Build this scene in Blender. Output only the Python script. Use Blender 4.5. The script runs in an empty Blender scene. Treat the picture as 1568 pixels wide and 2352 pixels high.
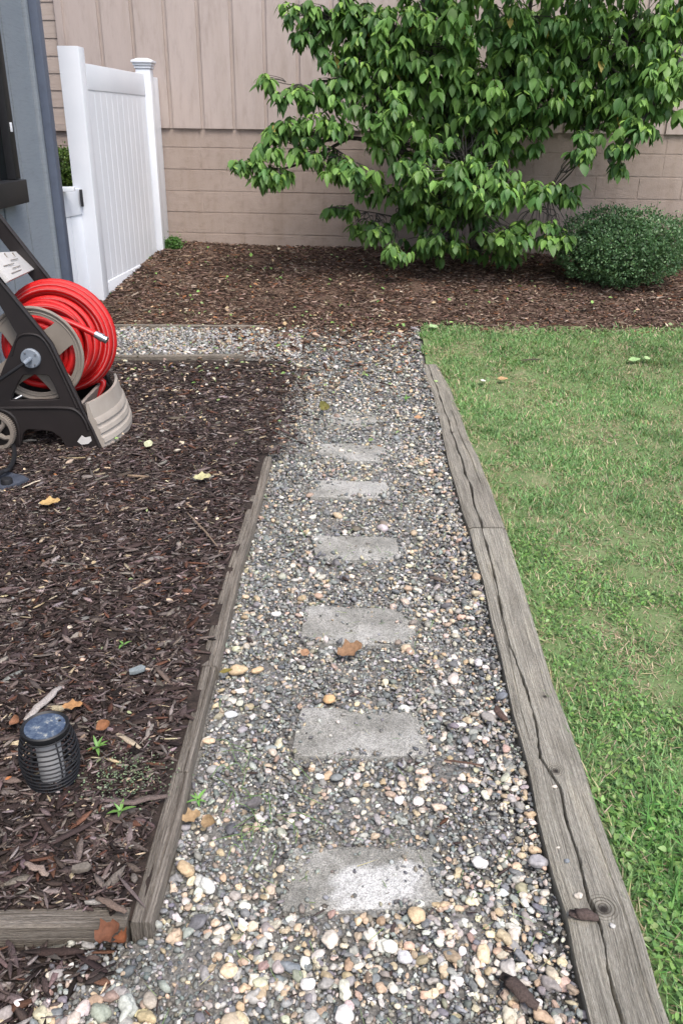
import bpy, bmesh, math, random
import numpy as np
from mathutils import Vector, Matrix, noise

R = math.radians
rng = np.random.default_rng(7)
random.seed(7)
scene = bpy.context.scene
COL = scene.collection

# ------------------------------------------------------------------ camera, sky, sun, exposure
F, CX, CY = 1930.0, 784.0, 1176.0          # focal length and centre for a 1568 x 2352 frame
TH, ROLL, H = R(24.8), R(0.7), 1.55
_f = Vector((0, math.cos(TH), -math.sin(TH)))
_r0 = Vector((1, 0, 0)); _u0 = Vector((0, math.sin(TH), math.cos(TH)))
_r = _r0 * math.cos(ROLL) + _u0 * math.sin(ROLL)
_u = -_r0 * math.sin(ROLL) + _u0 * math.cos(ROLL)
EYE = Vector((0, 0, H))
cam_d = bpy.data.cameras.new("camera")
cam = bpy.data.objects.new("camera", cam_d); COL.objects.link(cam)
cam.matrix_world = Matrix(((_r.x, _u.x, -_f.x, 0), (_r.y, _u.y, -_f.y, 0), (_r.z, _u.z, -_f.z, H), (0, 0, 0, 1)))
cam_d.sensor_fit = 'VERTICAL'; cam_d.sensor_height = 22.3
cam_d.lens = 22.3 * F / 2352.0
cam_d.clip_start = 0.05; cam_d.clip_end = 500
scene.camera = cam

world = bpy.data.worlds.new("World"); scene.world = world; world.use_nodes = True
wn = world.node_tree.nodes; wl = world.node_tree.links
bg = wn["Background"]; bg.inputs[1].default_value = 0.15
sky = wn.new("ShaderNodeTexSky"); sky.sky_type = 'NISHITA'; sky.sun_disc = False
SUN_EL, SUN_AZ = R(60), R(155)
sky.sun_elevation = SUN_EL; sky.sun_rotation = SUN_AZ
sky.air_density = 1.0; sky.dust_density = 4.0; sky.ozone_density = 1.0
wl.new(sky.outputs[0], bg.inputs[0])
sun_d = bpy.data.lights.new("sun", 'SUN'); sun_d.energy = 1.15; sun_d.angle = R(24); sun_d.color = (1.0, 0.975, 0.94)
sun = bpy.data.objects.new("sun", sun_d); COL.objects.link(sun)
sdir = Vector((math.sin(SUN_AZ) * math.cos(SUN_EL), math.cos(SUN_AZ) * math.cos(SUN_EL), math.sin(SUN_EL)))
sun.rotation_euler = sdir.to_track_quat('Z', 'Y').to_euler()
scene.view_settings.view_transform = 'Standard'; scene.view_settings.look = 'None'
scene.view_settings.gamma = 1.0; scene.view_settings.exposure = 1.06
scene.cycles.max_bounces = 6

# ------------------------------------------------------------------ terrain and pixel helpers
def sstep(a, b, x):
    t = np.clip((np.asarray(x, float) - a) / (b - a), 0, 1); return t * t * (3 - 2 * t)
def zt(x, y):
    y = np.asarray(y, float)
    t = np.clip((y - 5.0) / 3.9, 0, 1.06)
    return 0.37 * (t * sstep(-0.05, 0.25, t))
def ray(px, py):
    return (_r * ((px - CX) / F) - _u * ((py - CY) / F) + _f)
def at(px, py, h=0.0, surf=None):
    """point of the ground (raised by h) seen at a picture position"""
    d = ray(px, py); t = 3.0; z = h
    for _ in range(30):
        t = (z - H) / d.z; p = EYE + d * t
        z = h + float(zt(p.x, p.y)) if surf is None else h + float(surf(p.x, p.y))
    return p
def on_y(px, py, y):
    d = ray(px, py); return EYE + d * (y / d.y)
def on_x(px, py, x):
    d = ray(px, py); return EYE + d * (x / d.x)
def lerp_poly(pts):
    pts = sorted(pts); ys = [p[0] for p in pts]; xs = [p[1] for p in pts]
    return lambda y: np.interp(y, ys, xs)

TOP = 0.05
in_px = [(1368, 2400), (1358, 2348), (1325, 2218), (1302, 2101), (1270, 2001), (1235, 1868), (1212, 1750), (1180, 1640), (1150, 1500), (1128, 1420), (1110, 1330), (1092, 1270), (1077, 1210), (1062, 1170), (1048, 1120), (1030, 1060), (1010, 960), (995, 900), (972, 832)]
out_px = [(1560, 2420), (1538, 2348), (1512, 2278), (1478, 2155), (1452, 2075), (1408, 1958), (1372, 1858), (1335, 1745), (1298, 1641), (1268, 1568), (1242, 1480), (1215, 1390), (1187, 1300), (1165, 1225), (1140, 1160), (1118, 1100), (1100, 1050), (1072, 990), (1058, 945), (1036, 885), (1003, 826)]
RI = [at(x, y, TOP) for x, y in in_px]; RO = [at(x, y, TOP) for x, y in out_px]
XRI = lerp_poly([(p.y, p.x) for p in RI] + [(-2, 0.44), (7.5, 0.60)])
XRO = lerp_poly([(p.y, p.x) for p in RO] + [(-2, 0.60), (7.5, 0.68)])
ll_px = [(299, 2118), (337, 1977), (374, 1851), (407, 1735), (436, 1630), (468, 1505), (498, 1390), (525, 1300), (558, 1200), (578, 1130), (600, 1046)]
lr_px = [(348, 2118), (384, 1985), (420, 1860), (444, 1745), (470, 1640), (503, 1505), (530, 1390), (551, 1300), (583, 1200), (602, 1130), (623, 1044)]
LL = [at(x, y, TOP) for x, y in ll_px]; LR = [at(x, y, TOP) for x, y in lr_px]
XLL = lerp_poly([(p.y, p.x) for p in LL]); XLR = lerp_poly([(p.y, p.x) for p in LR])
YB = LL[0].y                                 # near end of the left board edging
Y_END = 6.55                                 # where path and lawn meet the mulch by the wall
YL_END = LL[-1].y
def XPL(y):                                  # left rim of the gravel
    y = np.asarray(y, float)
    a = np.where(y < YB, -0.42 - (YB - y) * .75, XLR(y))
    return np.where(y > YL_END, XLR(YL_END) - 0.02 + 0.03 * np.sin(y * 5), a)
def lawn_far(x):
    return 6.22 + 0.10 * np.sin(np.asarray(x) * 1.7 + 1) + 0.12 * np.asarray(x) * 0.6
def zbed(x, y):
    x = np.asarray(x, float); y = np.asarray(y, float)
    return zt(x, y) + 0.040 * sstep(YB - 0.02, YB + 0.03, y) * (1 - sstep(4.0, 5.2, y)) + 0.008
def zlawn(x, y): return zt(x, y) + 0.022

def nz(x, y, s, seed=0.0):
    x = np.ravel(x); y = np.ravel(y)
    return np.array([noise.noise(Vector((a * s, b * s, seed))) for a, b in zip(x, y)])

# ------------------------------------------------------------------ materials
def new_mat(name, rough=0.7, spec=0.35):
    m = bpy.data.materials.new(name); m.use_nodes = True
    nt = m.node_tree; b = nt.nodes["Principled BSDF"]
    b.inputs["Roughness"].default_value = rough
    b.inputs["Specular IOR Level"].default_value = spec
    return m, nt, b
def N(nt, t, **kw):
    n = nt.nodes.new(t)
    for k, v in kw.items(): setattr(n, k, v)
    return n
def ramp(nt, fac, stops):
    r = N(nt, "ShaderNodeValToRGB"); e = r.color_ramp.elements
    while len(e) > 1: e.remove(e[-1])
    e[0].position = stops[0][0]; e[0].color = (*stops[0][1], 1)
    for p, c in stops[1:]:
        q = e.new(p); q.color = (*c, 1)
    nt.links.new(fac, r.inputs[0]); return r.outputs[0]
def coords(nt, kind="Object", scale=(1, 1, 1)):
    tc = N(nt, "ShaderNodeTexCoord"); mp = N(nt, "ShaderNodeMapping")
    mp.inputs["Scale"].default_value = scale
    nt.links.new(tc.outputs[kind], mp.inputs[0]); return mp.outputs[0]
def noise_tex(nt, vec, scale, detail=5, rough=0.6, dist=0.0):
    n = N(nt, "ShaderNodeTexNoise"); n.inputs["Scale"].default_value = scale
    n.inputs["Detail"].default_value = detail; n.inputs["Roughness"].default_value = rough
    n.inputs["Distortion"].default_value = dist
    nt.links.new(vec, n.inputs["Vector"]); return n.outputs[0]
def bump(nt, b, h, strength=0.3, dist=0.01):
    n = N(nt, "ShaderNodeBump"); n.inputs["Strength"].default_value = strength; n.inputs["Distance"].default_value = dist
    nt.links.new(h, n.inputs["Height"]); nt.links.new(n.outputs[0], b.inputs["Normal"]); return n
def mixc(nt, fac, a, c, mode='MIX'):
    n = N(nt, "ShaderNodeMix", data_type='RGBA', blend_type=mode)
    for s, v in ((n.inputs[0], fac), (n.inputs[6], a), (n.inputs[7], c)):
        if hasattr(v, "links"): nt.links.new(v, s)
        elif isinstance(v, tuple): s.default_value = (*v, 1)
        else: s.default_value = v
    return n.outputs[2]
def mat_noise(name, stops, scale, rough=0.8, bs=0.3, bscale=None, bdist=0.01, kind="Object", vscale=(1, 1, 1), spec=0.3, detail=6):
    m, nt, b = new_mat(name, rough, spec)
    v = coords(nt, kind, vscale); n = noise_tex(nt, v, scale, detail)
    nt.links.new(ramp(nt, n, stops), b.inputs["Base Color"])
    h = noise_tex(nt, v, bscale or scale * 3, 6)
    bump(nt, b, h, bs, bdist); return m
def mat_attr(name, rough=0.75, spec=0.3, nscale=120, amt=0.35, bs=0.25, trans=0.0):
    m, nt, b = new_mat(name, rough, spec)
    a = N(nt, "ShaderNodeAttribute"); a.attribute_name = "col"
    v = coords(nt); n = noise_tex(nt, v, nscale, 4)
    r = ramp(nt, n, [(0.3, (1 - amt,) * 3), (0.7, (1 + amt * .4,) * 3)])
    c = mixc(nt, 1.0, a.outputs[0], r, 'MULTIPLY')
    nt.links.new(c, b.inputs["Base Color"])
    if bs: bump(nt, b, n, bs, 0.003)
    if trans:
        out = nt.nodes["Material Output"]; t = N(nt, "ShaderNodeBsdfTranslucent"); mx = N(nt, "ShaderNodeMixShader")
        c2 = mixc(nt, 1.0, c, (1.0, 1.1, 0.5), 'MULTIPLY')
        nt.links.new(c2, t.inputs[0]); mx.inputs[0].default_value = trans
        nt.links.new(b.outputs[0], mx.inputs[1]); nt.links.new(t.outputs[0], mx.inputs[2]); nt.links.new(mx.outputs[0], out.inputs[0])
    return m

M = {}
M['soil'] = mat_noise("soil", [(0.3, (0.035, 0.026, 0.02)), (0.7, (0.09, 0.068, 0.052))], 14, 0.95, 0.6, 60)
M['grit'] = mat_noise("grit", [(0.3, (0.055, 0.052, 0.048)), (0.5, (0.14, 0.135, 0.125)), (0.72, (0.25, 0.24, 0.22))], 130, 0.95, 0.8, 220, 0.004)
M['mulch_soil'] = mat_noise("mulch_soil", [(0.3, (0.016, 0.012, 0.010)), (0.7, (0.05, 0.036, 0.030))], 40, 0.95, 0.9, 90)
M['far_soil'] = mat_noise("far_soil", [(0.3, (0.045, 0.028, 0.020)), (0.55, (0.10, 0.065, 0.046)), (0.75, (0.17, 0.12, 0.09))], 45, 0.95, 0.9, 80)
M['lawn_soil'] = mat_noise("lawn_soil", [(0.3, (0.09, 0.15, 0.05)), (0.6, (0.15, 0.19, 0.085)), (0.8, (0.28, 0.24, 0.16))], 9, 0.95, 0.7, 70)
M['stone'] = mat_attr("stone", 0.6, 0.35, 160, 0.35, 0.2)
M['crushed'] = mat_attr("crushed", 0.7, 0.4, 200, 0.3, 0.3)
M['chip'] = mat_attr("chip", 0.85, 0.22, 260, 0.5, 0.5)
M['leaf'] = mat_attr("leaf", 0.42, 0.45, 40, 0.15, 0, 0.22)
M['blade'] = mat_attr("blade", 0.55, 0.35, 30, 0.15, 0, 0.25)
M['dry'] = mat_attr("dry", 0.75, 0.2, 90, 0.4, 0.3, 0.1)
M['bark'] = mat_noise("bark", [(0.3, (0.03, 0.026, 0.022)), (0.6, (0.11, 0.10, 0.09)), (0.75, (0.28, 0.28, 0.26))], 30, 0.9, 0.8, 60)
M['vinyl'] = mat_noise("vinyl", [(0.3, (0.70, 0.735, 0.79)), (0.7, (0.76, 0.79, 0.84))], 3, 0.38, 0.03, 60, spec=0.5)
M['black_plastic'] = mat_noise("black_plastic", [(0.35, (0.008, 0.009, 0.011)), (0.7, (0.013, 0.013, 0.016))], 8, 0.55, 0.05, 200, spec=0.5)
M['brown_plastic'] = mat_noise("brown_plastic", [(0.35, (0.015, 0.012, 0.012)), (0.66, (0.020, 0.016, 0.016)), (0.82, (0.045, 0.040, 0.038))], 7, 0.46, 0.08, 260, spec=0.5)
M['beige_plastic'] = mat_noise("beige_plastic", [(0.35, (0.30, 0.265, 0.23)), (0.7, (0.37, 0.335, 0.295))], 6, 0.5, 0.06, 220, spec=0.45)
M['taupe_plastic'] = mat_noise("taupe_plastic", [(0.35, (0.19, 0.165, 0.14)), (0.7, (0.25, 0.22, 0.19))], 6, 0.5, 0.06, 220, spec=0.45)
M['grey_plastic'] = mat_noise("grey_plastic", [(0.35, (0.17, 0.20, 0.24)), (0.7, (0.24, 0.27, 0.31))], 12, 0.45, 0.05, 200, spec=0.5)
M['pale_plastic'] = mat_noise("pale_plastic", [(0.35, (0.50, 0.49, 0.48)), (0.7, (0.60, 0.59, 0.58))], 10, 0.4, 0.05, 200, spec=0.5)
M['candle_wax'] = mat_noise("candle_wax", [(0.35, (0.36, 0.36, 0.365)), (0.7, (0.42, 0.42, 0.42))], 10, 0.6, 0.05, 200)
M['slate_rubber'] = mat_noise("slate_rubber", [(0.35, (0.035, 0.042, 0.058)), (0.7, (0.065, 0.075, 0.10))], 22, 0.6, 0.2, 120)
m, nt, b = new_mat("metal", 0.35); b.inputs["Metallic"].default_value = 1.0
nt.links.new(ramp(nt, noise_tex(nt, coords(nt), 60), [(0.3, (0.42, 0.42, 0.42)), (0.7, (0.72, 0.72, 0.72))]), b.inputs["Base Color"]); M['metal'] = m
# red rubber hose with fine ribbing and a pale stripe along it (UV: x along in m, y round)
m, nt, b = new_mat("red_hose", 0.42, 0.4)
uv = coords(nt, "UV"); sp = N(nt, "ShaderNodeSeparateXYZ"); nt.links.new(uv, sp.inputs[0])
n = noise_tex(nt, coords(nt), 9)
base = ramp(nt, n, [(0.3, (0.42, 0.007, 0.008)), (0.7, (0.55, 0.013, 0.013))])
lt = N(nt, "ShaderNodeMath", operation='COMPARE'); lt.inputs[1].default_value = 0.30; lt.inputs[2].default_value = 0.022
nt.links.new(sp.outputs[1], lt.inputs[0])
nt.links.new(mixc(nt, lt.outputs[0], base, (0.50, 0.14, 0.14)), b.inputs["Base Color"])
wv = N(nt, "ShaderNodeTexWave"); wv.inputs["Scale"].default_value = 110; wv.bands_direction = 'X'
nt.links.new(uv, wv.inputs[0]); bump(nt, b, wv.outputs[1], 0.35, 0.001); M['hose'] = m
# painted walls
def mat_paint(name, c1, c2, sx=(1, 1, 1), fine=180, rough=0.75, bs=0.25):
    m, nt, b = new_mat(name, rough, 0.3)
    v = coords(nt, "Object", sx); n1 = noise_tex(nt, v, 0.9, 6, 0.65); n2 = noise_tex(nt, v, 14, 6, 0.7)
    a = ramp(nt, n1, [(0.3, c1), (0.7, c2)])
    s = ramp(nt, n2, [(0.30, (0.86, 0.85, 0.84)), (0.5, (1, 1, 1)), (0.75, (1.04, 1.03, 1.03))])
    nt.links.new(mixc(nt, 1.0, a, s, 'MULTIPLY'), b.inputs["Base Color"])
    if name in ('beige_block', 'beige_siding'):
        vs_ = coords(nt, 'Object', (3, 3, .35)); st_ = noise_tex(nt, vs_, 2.2, 7, .7)
        ps_ = b.inputs['Base Color'].links[0].from_socket
        nt.links.new(mixc(nt, 1.0, ps_, ramp(nt, st_, [(.34, (.93, .92, .90)), (.50, (1, 1, 1)), (.72, (1.03, 1.03, 1.03))]), 'MULTIPLY'), b.inputs['Base Color'])
    n3 = noise_tex(nt, v, fine, 6, 0.7); bump(nt, b, n3, bs, 0.006); return m
M['siding'] = mat_paint("beige_siding", (0.405, 0.34, 0.308), (0.455, 0.39, 0.357), (1, 1, 0.25), 60, 0.75, 0.25)
M['lap'] = mat_paint("beige_lap", (0.33, 0.27, 0.23), (0.39, 0.33, 0.29), (0.3, 0.3, 3), 60, 0.75, 0.5)
M['block'] = mat_paint("beige_block", (0.33, 0.265, 0.225), (0.385, 0.318, 0.278), (1, 1, 1), 70, 0.85, 0.6)
M['blue'] = mat_paint("blue_grey_siding", (0.22, 0.25, 0.285), (0.255, 0.287, 0.32), (1.2, 0.6, 6), 26, 0.6, 0.35)
M['trim'] = mat_paint("blue_grey_trim", (0.095, 0.115, 0.160), (0.120, 0.142, 0.190), (1, 1, 1), 80, 0.45, 0.05)
m, nt, b = new_mat("dark_glass", 0.06, 0.6)
nt.links.new(ramp(nt, noise_tex(nt, coords(nt), 2), [(0.3, (0.006, 0.008, 0.009)), (0.7, (0.014, 0.017, 0.018))]), b.inputs["Base Color"]); M['glass'] = m
# weathered wood (UV: x along in m, y across in m)
def mat_wood(name, dark, mid, light, knots=(), green=0.25):
    m, nt, b = new_mat(name, 0.85, 0.25)
    tc = N(nt, "ShaderNodeTexCoord"); uv = tc.outputs["UV"]
    vec = uv
    sc_ = N(nt, "ShaderNodeVectorMath", operation='MULTIPLY'); sc_.inputs[1].default_value = (1, 1, 0); nt.links.new(uv, sc_.inputs[0])
    knotmask = None
    off = sc_.outputs[0]
    for (kx, ky, kr) in knots:
        d = N(nt, "ShaderNodeVectorMath", operation='DISTANCE'); d.inputs[1].default_value = (kx, ky, 0); nt.links.new(sc_.outputs[0], d.inputs[0])
        g = N(nt, "ShaderNodeMapRange"); g.inputs[1].default_value = kr * 2.6; g.inputs[2].default_value = 0; g.inputs[3].default_value = 0; g.inputs[4].default_value = 1
        nt.links.new(d.outputs["Value"], g.inputs[0])
        sq = N(nt, "ShaderNodeMath", operation='POWER'); sq.inputs[1].default_value = 1.5; nt.links.new(g.outputs[0], sq.inputs[0])
        dirv = N(nt, "ShaderNodeVectorMath", operation='SUBTRACT'); dirv.inputs[1].default_value = (kx, ky, 0); nt.links.new(sc_.outputs[0], dirv.inputs[0])
        nrm = N(nt, "ShaderNodeVectorMath", operation='NORMALIZE'); nt.links.new(dirv.outputs[0], nrm.inputs[0])
        s1 = N(nt, "ShaderNodeVectorMath", operation='SCALE'); nt.links.new(nrm.outputs[0], s1.inputs[0])
        k1 = N(nt, "ShaderNodeMath", operation='MULTIPLY'); k1.inputs[1].default_value = -kr * 1.1; nt.links.new(sq.outputs[0], k1.inputs[0]); nt.links.new(k1.outputs[0], s1.inputs["Scale"])
        ad = N(nt, "ShaderNodeVectorMath", operation='ADD'); nt.links.new(off, ad.inputs[0]); nt.links.new(s1.outputs[0], ad.inputs[1]); off = ad.outputs[0]
        km = N(nt, "ShaderNodeMapRange"); km.inputs[1].default_value = kr * 1.0; km.inputs[2].default_value = kr * 0.3; nt.links.new(d.outputs["Value"], km.inputs[0])
        if knotmask is None: knotmask = km.outputs[0]
        else:
            mx = N(nt, "ShaderNodeMath", operation='MAXIMUM'); nt.links.new(knotmask, mx.inputs[0]); nt.links.new(km.outputs[0], mx.inputs[1]); knotmask = mx.outputs[0]
    mp = N(nt, "ShaderNodeMapping"); mp.inputs["Scale"].default_value = (4, 230, 1); nt.links.new(off, mp.inputs[0])
    g1 = noise_tex(nt, mp.outputs[0], 1.0, 7, 0.7, 0.4)
    mp2 = N(nt, "ShaderNodeMapping"); mp2.inputs["Scale"].default_value = (2.5, 14, 1); nt.links.new(sc_.outputs[0], mp2.inputs[0])
    g2 = noise_tex(nt, mp2.outputs[0], 1.0, 6, 0.65)
    mp3 = N(nt, "ShaderNodeMapping"); mp3.inputs["Scale"].default_value = (60, 300, 1); nt.links.new(off, mp3.inputs[0])
    g3 = noise_tex(nt, mp3.outputs[0], 1.0, 4, 0.7)
    c = ramp(nt, g1, [(0.30, dark), (0.48, mid), (0.72, light)])
    c = mixc(nt, 1.0, c, ramp(nt, g2, [(0.3, (0.55, 0.54, 0.52)), (0.5, (0.95, 0.95, 0.95)), (0.7, (1.15, 1.13, 1.08))]), 'MULTIPLY')
    c = mixc(nt, 1.0, c, ramp(nt, g3, [(0.35, (0.72, 0.71, 0.70)), (0.6, (1.08, 1.08, 1.08))]), 'MULTIPLY')
    for (kx, ky, kr) in knots:
        d = N(nt, 'ShaderNodeVectorMath', operation='DISTANCE'); d.inputs[1].default_value = (kx + kr * .3, ky, 0); nt.links.new(sc_.outputs[0], d.inputs[0])
        w_ = N(nt, 'ShaderNodeMath', operation='MULTIPLY'); w_.inputs[1].default_value = 16.0 / kr; nt.links.new(d.outputs['Value'], w_.inputs[0])
        w2_ = N(nt, 'ShaderNodeMath', operation='ADD'); nt.links.new(w_.outputs[0], w2_.inputs[0]); nt.links.new(g2, w2_.inputs[1])
        sn_ = N(nt, 'ShaderNodeMath', operation='SINE'); nt.links.new(w2_.outputs[0], sn_.inputs[0])
        ma_ = N(nt, 'ShaderNodeMapRange'); ma_.inputs[1].default_value = kr * 2.1; ma_.inputs[2].default_value = kr * 1.2; nt.links.new(d.outputs['Value'], ma_.inputs[0])
        pr_ = N(nt, 'ShaderNodeMath', operation='MULTIPLY'); nt.links.new(sn_.outputs[0], pr_.inputs[0]); nt.links.new(ma_.outputs[0], pr_.inputs[1])
        c = mixc(nt, 1.0, c, ramp(nt, pr_.outputs[0], [(0.0, (1, 1, 1)), (0.9, (.45, .43, .40))]), 'MULTIPLY')
    if knotmask is not None: 
        c = mixc(nt, knotmask, c, (0.05, 0.042, 0.036))
    nt.links.new(c, b.inputs["Base Color"])
    ad = N(nt, "ShaderNodeMath", operation='ADD'); nt.links.new(g1, ad.inputs[0]); nt.links.new(g3, ad.inputs[1])
    bump(nt, b, ad.outputs[0], 1.0, 0.008); return m
M['board'] = mat_wood("weathered_board", (0.08, 0.068, 0.058), (0.215, 0.19, 0.16), (0.42, 0.38, 0.33))
M['paver'] = None
m, nt, b = new_mat("concrete_paver", 0.92, 0.25)
v = coords(nt); n1 = noise_tex(nt, v, 5, 6, 0.65); n2 = noise_tex(nt, v, 260, 3, 0.7)
oi = N(nt, "ShaderNodeObjectInfo")
a = ramp(nt, n1, [(0.30, (0.16, 0.158, 0.142)), (0.5, (0.30, 0.295, 0.27)), (0.68, (0.42, 0.415, 0.395))])
s = ramp(nt, n2, [(0.33, (0.55, 0.54, 0.52)), (0.5, (1, 1, 1)), (0.68, (1.45, 1.43, 1.40))])
c = mixc(nt, 1.0, a, s, 'MULTIPLY')
pale = N(nt, "ShaderNodeAttribute"); pale.attribute_name = "pale"
nt.links.new(mixc(nt, pale.outputs[2], c, mixc(nt, 1.0, (0.56, 0.56, 0.55), s, 'MULTIPLY')), b.inputs["Base Color"])
n4 = noise_tex(nt, v, 90, 5, .8); c_old = b.inputs['Base Color'].links[0].from_socket; nt.links.new(mixc(nt, 1.0, c_old, ramp(nt, n4, [(.35, (.62, .62, .60)), (.5, (1, 1, 1)), (.66, (1.22, 1.21, 1.2))]), 'MULTIPLY'), b.inputs['Base Color']); bump(nt, b, n2, 1.0, 0.006); M['paver'] = m

# ------------------------------------------------------------------ mesh helpers
def tag(o, label=None, cat=None, group=None, kind=None):
    if label: o["label"] = label
    if cat: o["category"] = cat
    if group: o["group"] = group
    if kind: o["kind"] = kind
    return o
def empty(name, loc):
    o = bpy.data.objects.new(name, None); COL.objects.link(o); o.location = loc; o.empty_display_size = 0.1; return o
def link(name, me, mat, parent=None, loc=None, smooth=False):
    """vertices are given in world space; they are stored relative to the thing's base"""
    o = bpy.data.objects.new(name, me); COL.objects.link(o)
    base = Vector(loc) if loc is not None else (wloc(parent) if parent else Vector((0, 0, 0)))
    if base.length > 0: me.transform(Matrix.Translation(-base))
    if parent:
        o.parent = parent; o.location = base - wloc(parent)
    else: o.location = base
    if mat: me.materials.append(M[mat] if isinstance(mat, str) else mat)
    if smooth: me.polygons.foreach_set("use_smooth", [True] * len(me.polygons))
    return o
def wloc(o):
    p = Vector((0, 0, 0))
    while o: p += o.location; o = o.parent
    return p
def np_mesh(name, V, Fc, cols=None):
    """V (n,3), Fc (m,k) uniform faces"""
    me = bpy.data.meshes.new(name); n, m_, k = len(V), len(Fc), Fc.shape[1]
    me.vertices.add(n); me.vertices.foreach_set("co", np.ascontiguousarray(V, np.float32).ravel())
    me.loops.add(m_ * k); me.loops.foreach_set("vertex_index", np.ascontiguousarray(Fc, np.int32).ravel())
    me.polygons.add(m_); me.polygons.foreach_set("loop_start", np.arange(0, m_ * k, k, dtype=np.int32))
    me.update(calc_edges=True)
    if cols is not None:
        a = me.color_attributes.new("col", 'FLOAT_COLOR', 'POINT')
        c = np.ones((n, 4), np.float32); c[:, :3] = cols; a.data.foreach_set("color", c.ravel())
    return me
def scatter(name, tmpls, pos, rot, scl, col, mat, parent=None, smooth=False, loc=None, jitter=0.0):
    """many copies of the template shapes in one mesh. rot (n,3,3), scl (n,3)"""
    VV, FF, CC, o = [], [], [], 0
    which = rng.integers(0, len(tmpls), len(pos))
    for t, (tv, tf) in enumerate(tmpls):
        s = np.where(which == t)[0]
        if not len(s): continue
        v = tv[None] * scl[s][:, None, :]
        if jitter: v = v * (1 + rng.normal(0, jitter, v.shape))
        v = np.einsum('nij,nkj->nki', rot[s], v) + pos[s][:, None, :]
        k = len(tv); f = tf[None] + (np.arange(len(s)) * k)[:, None, None] + o
        VV.append(v.reshape(-1, 3)); FF.append(f.reshape(-1, tf.shape[1])); CC.append(np.repeat(col[s], k, 0)); o += k * len(s)
    me = np_mesh(name, np.concatenate(VV), np.concatenate(FF), np.concatenate(CC))
    return link(name, me, mat, parent, loc, smooth)
def rot_zyx(yaw, pitch, roll):
    cy, sy, cp, sp_, cr, sr = np.cos(yaw), np.sin(yaw), np.cos(pitch), np.sin(pitch), np.cos(roll), np.sin(roll)
    m_ = np.empty((len(yaw), 3, 3))
    m_[:, 0, 0] = cy * cp; m_[:, 0, 1] = cy * sp_ * sr - sy * cr; m_[:, 0, 2] = cy * sp_ * cr + sy * sr
    m_[:, 1, 0] = sy * cp; m_[:, 1, 1] = sy * sp_ * sr + cy * cr; m_[:, 1, 2] = sy * sp_ * cr - cy * sr
    m_[:, 2, 0] = -sp_; m_[:, 2, 1] = cp * sr; m_[:, 2, 2] = cp * cr
    return m_
def ico(sub):
    bm = bmesh.new(); bmesh.ops.create_icosphere(bm, subdivisions=sub, radius=1.0)
    v = np.array([x.co[:] for x in bm.verts]); f = np.array([[q.index for q in p.verts] for p in bm.faces]); bm.free(); return v, f
def stones(sub, k, amp, seed):
    out = []; v, f = ico(sub)
    for i in range(k):
        d = np.array([noise.noise(Vector(p) * 0.9 + Vector((seed + i * 7.1, 3.3, i))) for p in v])
        e = np.array([noise.noise(Vector(p) * 2.1 + Vector((seed + i * 3.1, 9.3, i))) for p in v])
        out.append((v * (1 + amp * d + amp * .35 * e)[:, None], f))
    return out
def rocks(k, amp):
    v, f = ico(1); return [(v * (1 + rng.uniform(-amp, amp, (len(v), 1))) * (1 + rng.uniform(-amp * .4, amp * .4, v.shape)), f) for _ in range(k)]
def pick(pal, w, n, var=0.18):
    pal = np.array(pal); i = rng.choice(len(pal), n, p=np.array(w) / sum(w))
    return np.clip(pal[i] * (1 + rng.normal(0, var, (n, 1))) * (1 + rng.normal(0, 0.04, (n, 3))), 0.004, 0.95)

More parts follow.
